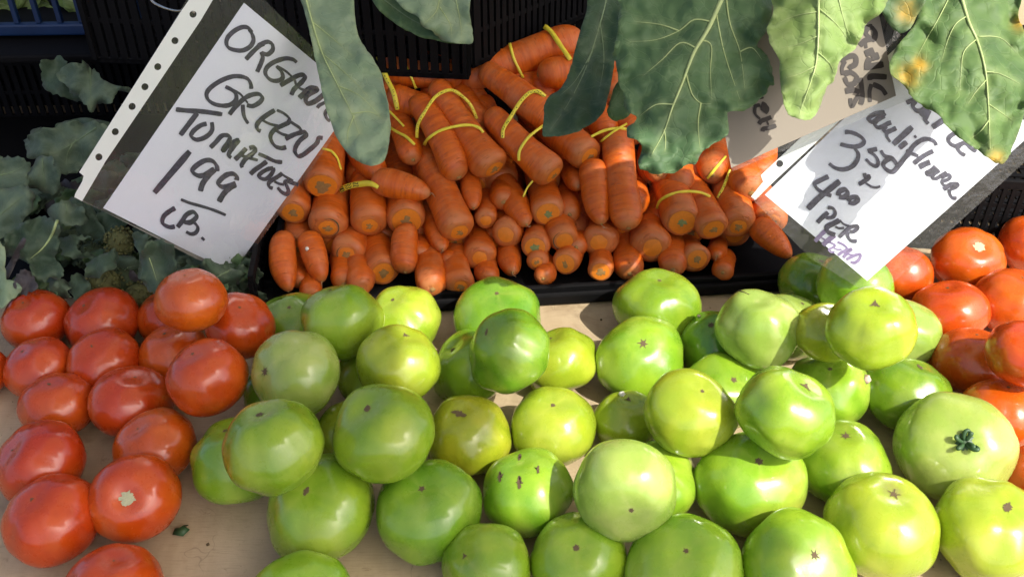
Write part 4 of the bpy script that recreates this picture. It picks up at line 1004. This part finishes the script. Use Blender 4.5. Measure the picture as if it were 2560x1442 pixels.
leaf(cC, [(1948,-30),(1935,30),(1918,72),(1924,98),(1935,125),(1948,148),(1950,190),(1956,230),(1962,265),(1976,286),(2005,298),(2030,294),(2046,274),(2056,248),(2066,216),(2084,200),(2092,166),(2102,148),(2130,128),(2150,100),(2166,60),(2200,36),(2216,8),(2216,-30)], .785, 'light',
     rib=[(2046,-20),(2046,80),(2040,160),(2020,225),(1998,288)], laterals=[[(2046,20),(2090,60),(2130,110)],[(2095,-10),(2110,50),(2135,118)],[(2046,90),(2000,110),(1955,120)],[(2044,130),(2075,160),(2085,185)],[(2040,165),(2000,185),(1965,195)],[(2046,30),(1990,40),(1940,60)]], fold=.008, ruf=.012, gy=-.06, seed=8, ribw=7, latw=3, jag=3.5)
cE = thing('cauliflower', 'cauliflower with a large yellow-spotted leaf over the right price sign', 'cauliflower', GC)
leaf(cE, [(2200,-30),(2200,20),(2214,46),(2230,70),(2252,82),(2272,75),(2292,40),(2320,-30)], .815, 'dark', ruf=.006, seed=9, spots=[(2270,30,26)], ribmat=M_RIBD, label='dark leaf with a yellow edge')
leaf(cE, [(2302,-30),(2292,50),(2266,90),(2240,122),(2225,165),(2232,190),(2262,214),(2274,235),(2310,268),(2345,285),(2372,320),(2400,345),(2432,366),(2458,385),(2486,405),(2502,408),(2520,395),(2532,360),(2546,330),(2556,295),(2566,260),(2590,200),(2585,120),(2560,80),(2545,40),(2535,-30)], .79, 'mid',
     rib=[(2400,-20),(2422,55),(2446,110),(2464,180),(2471,260),(2474,330),(2476,372)], laterals=[[(2420,40),(2390,60),(2370,100),(2355,150)],[(2440,100),(2410,130),(2403,180),(2400,230)],[(2446,92),(2500,95),(2540,130)],[(2464,180),(2500,185),(2550,210)],[(2466,200),(2440,230),(2420,260)],[(2471,260),(2500,280),(2530,300)],[(2380,-20),(2350,40),(2310,110),(2290,150)],[(2473,300),(2450,330),(2430,345)]],
     spots=[(2270,190,26),(2298,165,20),(2490,400,20),(2550,60,18)], fold=.012, ruf=.014, gy=-.15, seed=10, ribw=9, latw=3.5, jag=2.8)
for cx_, cy_, cz_, par in ((-.10, 1.16, .44, cA), (-.02, 1.32, .42, cD), (.12, 1.22, .44, cB), (.27, 1.24, .44, cC), (.42, 1.18, .44, cE)): curd(par, Vector((cx_, cy_, cz_)), .075)

# ------------------------------------------------------------------ broccoli at the left
GB = 'broccoli heaped behind the red tomatoes'
def broc(label): return thing('broccoli', label, 'broccoli', GB)
def BL(par, outline, d, mat, **k): return leaf(par, outline, d, mat, step=k.pop('step', 12), ribmat=k.pop('ribmat', M_RIBD), ruf=k.pop('ruf', .02), jag=k.pop('jag', 8), **k)
b1 = broc('broccoli with one curled leaf standing up before the dark crate wall')
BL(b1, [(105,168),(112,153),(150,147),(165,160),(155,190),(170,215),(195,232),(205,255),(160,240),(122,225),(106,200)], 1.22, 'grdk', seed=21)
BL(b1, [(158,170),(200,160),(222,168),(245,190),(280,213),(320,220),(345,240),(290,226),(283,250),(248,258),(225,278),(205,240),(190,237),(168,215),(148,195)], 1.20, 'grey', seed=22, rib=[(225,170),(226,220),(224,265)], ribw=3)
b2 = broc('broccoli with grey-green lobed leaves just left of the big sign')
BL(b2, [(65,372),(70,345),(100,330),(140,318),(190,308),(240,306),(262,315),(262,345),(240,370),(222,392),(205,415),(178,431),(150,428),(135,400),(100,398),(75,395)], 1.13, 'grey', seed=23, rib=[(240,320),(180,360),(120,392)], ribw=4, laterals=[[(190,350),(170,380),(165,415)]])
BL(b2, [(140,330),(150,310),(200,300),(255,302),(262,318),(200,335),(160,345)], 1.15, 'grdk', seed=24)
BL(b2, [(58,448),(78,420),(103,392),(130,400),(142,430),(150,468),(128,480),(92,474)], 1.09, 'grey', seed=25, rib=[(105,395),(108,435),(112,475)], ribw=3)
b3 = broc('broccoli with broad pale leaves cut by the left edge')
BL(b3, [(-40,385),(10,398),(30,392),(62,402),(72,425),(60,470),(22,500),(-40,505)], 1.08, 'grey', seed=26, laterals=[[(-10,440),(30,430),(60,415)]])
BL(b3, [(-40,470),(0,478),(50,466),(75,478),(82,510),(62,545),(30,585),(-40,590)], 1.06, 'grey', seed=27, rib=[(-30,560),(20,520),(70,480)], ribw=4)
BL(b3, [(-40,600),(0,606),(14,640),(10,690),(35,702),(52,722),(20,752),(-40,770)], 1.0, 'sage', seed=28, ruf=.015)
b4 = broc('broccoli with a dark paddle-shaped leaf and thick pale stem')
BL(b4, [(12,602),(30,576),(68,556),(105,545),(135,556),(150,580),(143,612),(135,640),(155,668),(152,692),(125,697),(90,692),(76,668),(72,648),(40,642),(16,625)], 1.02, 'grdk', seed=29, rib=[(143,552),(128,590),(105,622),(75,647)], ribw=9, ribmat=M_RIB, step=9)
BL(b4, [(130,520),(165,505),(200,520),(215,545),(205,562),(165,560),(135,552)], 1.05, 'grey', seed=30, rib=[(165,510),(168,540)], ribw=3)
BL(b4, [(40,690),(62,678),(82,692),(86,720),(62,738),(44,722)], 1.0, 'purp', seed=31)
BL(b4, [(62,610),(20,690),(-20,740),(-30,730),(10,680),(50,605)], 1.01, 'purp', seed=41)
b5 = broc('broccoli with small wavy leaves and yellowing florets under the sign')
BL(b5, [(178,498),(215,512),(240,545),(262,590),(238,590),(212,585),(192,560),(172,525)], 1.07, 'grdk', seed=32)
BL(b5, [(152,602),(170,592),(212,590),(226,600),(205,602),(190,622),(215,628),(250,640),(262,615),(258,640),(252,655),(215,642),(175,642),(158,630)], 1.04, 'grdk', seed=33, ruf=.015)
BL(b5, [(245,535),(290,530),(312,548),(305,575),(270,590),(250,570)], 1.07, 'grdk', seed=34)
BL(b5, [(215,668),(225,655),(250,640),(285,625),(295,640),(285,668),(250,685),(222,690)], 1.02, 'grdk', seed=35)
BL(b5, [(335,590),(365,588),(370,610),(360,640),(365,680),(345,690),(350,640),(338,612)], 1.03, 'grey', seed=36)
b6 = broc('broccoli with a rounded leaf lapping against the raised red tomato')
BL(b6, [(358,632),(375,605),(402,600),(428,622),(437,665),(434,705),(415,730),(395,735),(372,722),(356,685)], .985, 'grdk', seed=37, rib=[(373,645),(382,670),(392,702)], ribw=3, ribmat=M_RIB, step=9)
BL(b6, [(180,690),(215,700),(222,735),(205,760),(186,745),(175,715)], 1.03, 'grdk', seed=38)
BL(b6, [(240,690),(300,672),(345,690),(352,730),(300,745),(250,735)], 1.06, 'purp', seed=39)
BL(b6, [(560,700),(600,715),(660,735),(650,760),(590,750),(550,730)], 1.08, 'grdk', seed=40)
def floret(par, px, py, d, rad, mat):
    c = at(px, py, d); vs, fs = [], []; rg = random.Random(int(px))
    for k in range(150):
        u = Vector((rg.gauss(0, 1), rg.gauss(0, 1), rg.gauss(0, 1))).normalized(); p = c + u*rad*rg.uniform(.75, 1.08); s = rg.uniform(.0014, .0028); b = len(vs)
        ax = [Vector((s, 0, 0)), Vector((0, s, 0)), Vector((0, 0, s))]
        vs += [p+ax[0], p-ax[0], p+ax[1], p-ax[1], p+ax[2], p-ax[2]]
        fs += [(b+i, b+j, b+k_) for i, j, k_ in ((0,2,4),(2,1,4),(1,3,4),(3,0,4),(2,0,5),(1,2,5),(3,1,5),(0,3,5))]
    b = len(vs)
    for j in range(9):
        for i in range(14):
            th = math.pi*j/8; p_ = 2*math.pi*i/14; vs.append(c + Vector((math.sin(th)*math.cos(p_), math.sin(th)*math.sin(p_), math.cos(th)))*rad*.85)
    for j in range(8):
        for i in range(14): fs.append((b+j*14+i, b+(j+1)*14+i, b+(j+1)*14+(i+1) % 14, b+j*14+(i+1) % 14))
    tag(mesh('floret', vs, fs, mat, par), kind='stuff')
M_FLO = simple('yellowing_floret', (.10, .105, .03), .8, .6, 160); M_FLOD = simple('dark_green_floret', (.05, .075, .03), .8, .5, 160)
for x, y, d, r, m_ in ((300,605,1.06,.016,M_FLO),(262,710,1.05,.020,M_FLO),(310,700,1.07,.022,M_FLOD),(345,745,1.05,.018,M_FLO),(300,645,1.09,.018,M_FLOD),(230,640,1.10,.018,M_FLOD)): floret(b5, x, y, d, r, m_)
# loose leaves lower in the heap fill the gaps
for k in range(85):
    x = rnd.uniform(-20, 660); y = rnd.uniform(330, 740)
    if y < 400 and x > 250: continue
    if x > 420: x = min(x, 575); y = rnd.uniform(650, 720)
    n = rnd.randint(11, 15); r0 = rnd.uniform(28, 58); an = rnd.uniform(0, 6.28)
    ol = [(x + r0*(1+.32*rnd.uniform(-1, 1))*math.cos(2*math.pi*i/n)*1.25, y + r0*(1+.32*rnd.uniform(-1, 1))*math.sin(2*math.pi*i/n)*.75) for i in range(n)]
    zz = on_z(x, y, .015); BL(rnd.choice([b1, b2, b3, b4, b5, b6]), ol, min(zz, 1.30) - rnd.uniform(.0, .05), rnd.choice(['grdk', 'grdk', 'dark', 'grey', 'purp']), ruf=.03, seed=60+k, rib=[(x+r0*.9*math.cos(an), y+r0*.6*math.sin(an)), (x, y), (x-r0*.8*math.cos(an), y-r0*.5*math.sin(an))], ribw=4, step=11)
# lettuce in the blue basket
lt = thing('lettuce', 'yellow-green lettuce inside the blue basket', 'lettuce')
for k in range(14):
    x = rnd.uniform(-40, 260); y = rnd.uniform(-60, 45); n = 8; r0 = rnd.uniform(35, 60)
    ol = [(x + r0*(1+.3*rnd.uniform(-1, 1))*math.cos(2*math.pi*i/n), y + r0*(1+.3*rnd.uniform(-1, 1))*math.sin(2*math.pi*i/n)*.8) for i in range(n)]
    leaf(lt, ol, 1.335 + rnd.uniform(-.015, .03), 'lett', seed=120+k, rib=[(x-r0*.7, y-10), (x, y), (x+r0*.7, y+8)], ribw=5, step=12, ruf=.015)

# ------------------------------------------------------------------ small bits
p = at(453, 1330, on_z(453, 1330, .002))
vs = [Vector(v) for v in ((-.0055,-.002,0),(.002,-.0035,.0005),(.006,.001,.002),(.0015,.003,.004),(.0035,.0055,.001),(-.001,.0015,.003),(-.0045,.002,.002))]
o = mesh('leaf_scrap', vs, [(0,1,5,6),(1,2,3,5),(5,3,4)], M_CALYX); o.location = p; o.scale = (1.25,)*3
m = o.modifiers.new('t', 'SOLIDIFY'); m.thickness = .0006; tag(o, 'tiny dark green leaf scrap on the bare board at lower left', 'leaf scrap')
def crumb(px, py, d, s, mat, label, cat='crumb'):
    vs, fs = [], []
    for j in range(7):
        for i in range(10):
            th = math.pi*j/6; p_ = 2*math.pi*i/10; u = Vector((math.sin(th)*math.cos(p_), math.sin(th)*math.sin(p_), math.cos(th))); vs.append(u*s*(1+.5*noise.noise(u*2.5 + Vector((px, 0, 0)))))
    for j in range(6):
        for i in range(10): fs.append((j*10+i, (j+1)*10+i, (j+1)*10+(i+1) % 10, j*10+(i+1) % 10))
    o = mesh('crumb', vs, fs, mat); o.location = at(px, py, d); tag(o, label, cat)
gr = random.Random(11); vs, fs = [], []
for _ in range(170):
    px, py = gr.uniform(0, 2560), gr.uniform(740, 1440); q = at(px, py, on_z(px, py, .0006)); sz = gr.uniform(.0003, .0011); b = len(vs); a0 = gr.uniform(0, 6)
    for i in range(5): vs.append(q + Vector((math.cos(a0+i*1.257), math.sin(a0+i*1.257)*gr.uniform(.4, 1), 0))*sz*gr.uniform(.6, 1.3))
    vs.append(q + Vector((0, 0, sz*.8))); fs += [(b+i, b+(i+1) % 5, b+5) for i in range(5)]
tag(mesh('soil_grit', vs, fs, simple('brown_grit', (.13, .09, .05), .9, .5, 500), None, False), 'tiny brown grains of soil scattered over the beige board', 'grit', kind='stuff')
bpy.context.view_layer.update()
BT = bvh([o for o in bpy.data.objects if o.type == 'MESH' and o.name.split('.')[0] in ('skin', 'table_top', 'root_body')])
M_CRUMB = simple('pinkish_crumb', (.55, .40, .32), .8, .2, 400); M_CRW = simple('whitish_crumb', (.75, .72, .62), .7, .1, 400)
def dep_at(px, py):
    h = BT.ray_cast(CAM, ray(px, py).normalized()); return (h[0]-CAM).dot(FWD) if h[0] else 1.0
for px, py, s, mt, lb in ((2167,948,.0042,M_CRUMB,'pinkish crumb wedged between two green tomatoes at right'),(1555,985,.0028,M_CRW,'white crumb on the small yellow-green tomato'),(768,622,.0022,M_CRW,'white speck on the second hanging carrot'),
    (1747,790,.0016,M_CRUMB,'tiny dark crumb on the sunlit board right of the lone tomato'),(1503,799,.0012,M_SCAR,'tiny black speck on the bare board strip'),(520,1360,.0014,M_SCAR,'small brown speck on the board left of the heap'),(1400,750,.002,M_CRW,'white fleck before the crate lip')):
    crumb(px, py, dep_at(px, py) - .001, s, mt, lb)
# unseen canvas sheet added for shade; its outline lets sun onto middle and right
AZ = 1.5
SUN_GAP = [(1900,400),(1800,480),(1700,450),(1600,430),(1440,470),(1370,540),(1420,630),(1300,680),(1000,650),(890,690),(880,800),(950,980),(1060,985),(1085,850),(1190,825),(1235,950),(1265,1060),(1240,1180),(1300,1290),(1480,1300),(1900,1300),(2000,1400),(2060,1600)]
def tbl(px, py): q = at(px, py, on_z(px, py, .06)); return (q.x, q.y)
sheet_edge = [(.45,.10),(-1.3,.10),(-1.3,2.3),(.62,2.3),(.60,1.5)] + [tbl(x, y) for x, y in SUN_GAP]
sheet_edge = [Vector(p) for p in sheet_edge]; nA = len(sheet_edge); V = sheet_edge[:]
for i in range(26):
    for j in range(26):
        V.append(Vector((-1.3 + .08*i + .003*math.sin(j), .12 + .085*j)))
r = delaunay_2d_cdt(V, [(i, (i+1) % nA) for i in range(nA)], [], 1, 1e-5)
sh = SUN * ((AZ - .06) / SUN.z)
av = [Vector((v.x + sh.x, v.y + sh.y, AZ + .012*math.sin(v.x*9) + .008*math.sin(v.y*13))) for v in r[0]]
ta = NT('cream_canvas'); ca = ta.mix(ta.noise(40, 4, .6, ta.obj()), (.46, .42, .34), (.56, .52, .43)); ta.l(ca, ta.b.inputs['Base Color']); ta.b.inputs['Roughness'].default_value = .9
tr = ta.n('ShaderNodeBsdfTranslucent'); ta.l(ca, tr.inputs[0]); mx = ta.n('ShaderNodeMixShader'); mx.inputs[0].default_value = .4
ta.l(ta.b.outputs[0], mx.inputs[1]); ta.l(tr.outputs[0], mx.inputs[2]); ta.l(mx.outputs[0], ta.out.inputs[0])
tag(mesh('shade_sheet', av, r[2], ta.m), 'unseen cream canvas sheet added high overhead to cast the shade', 'shade_sheet')
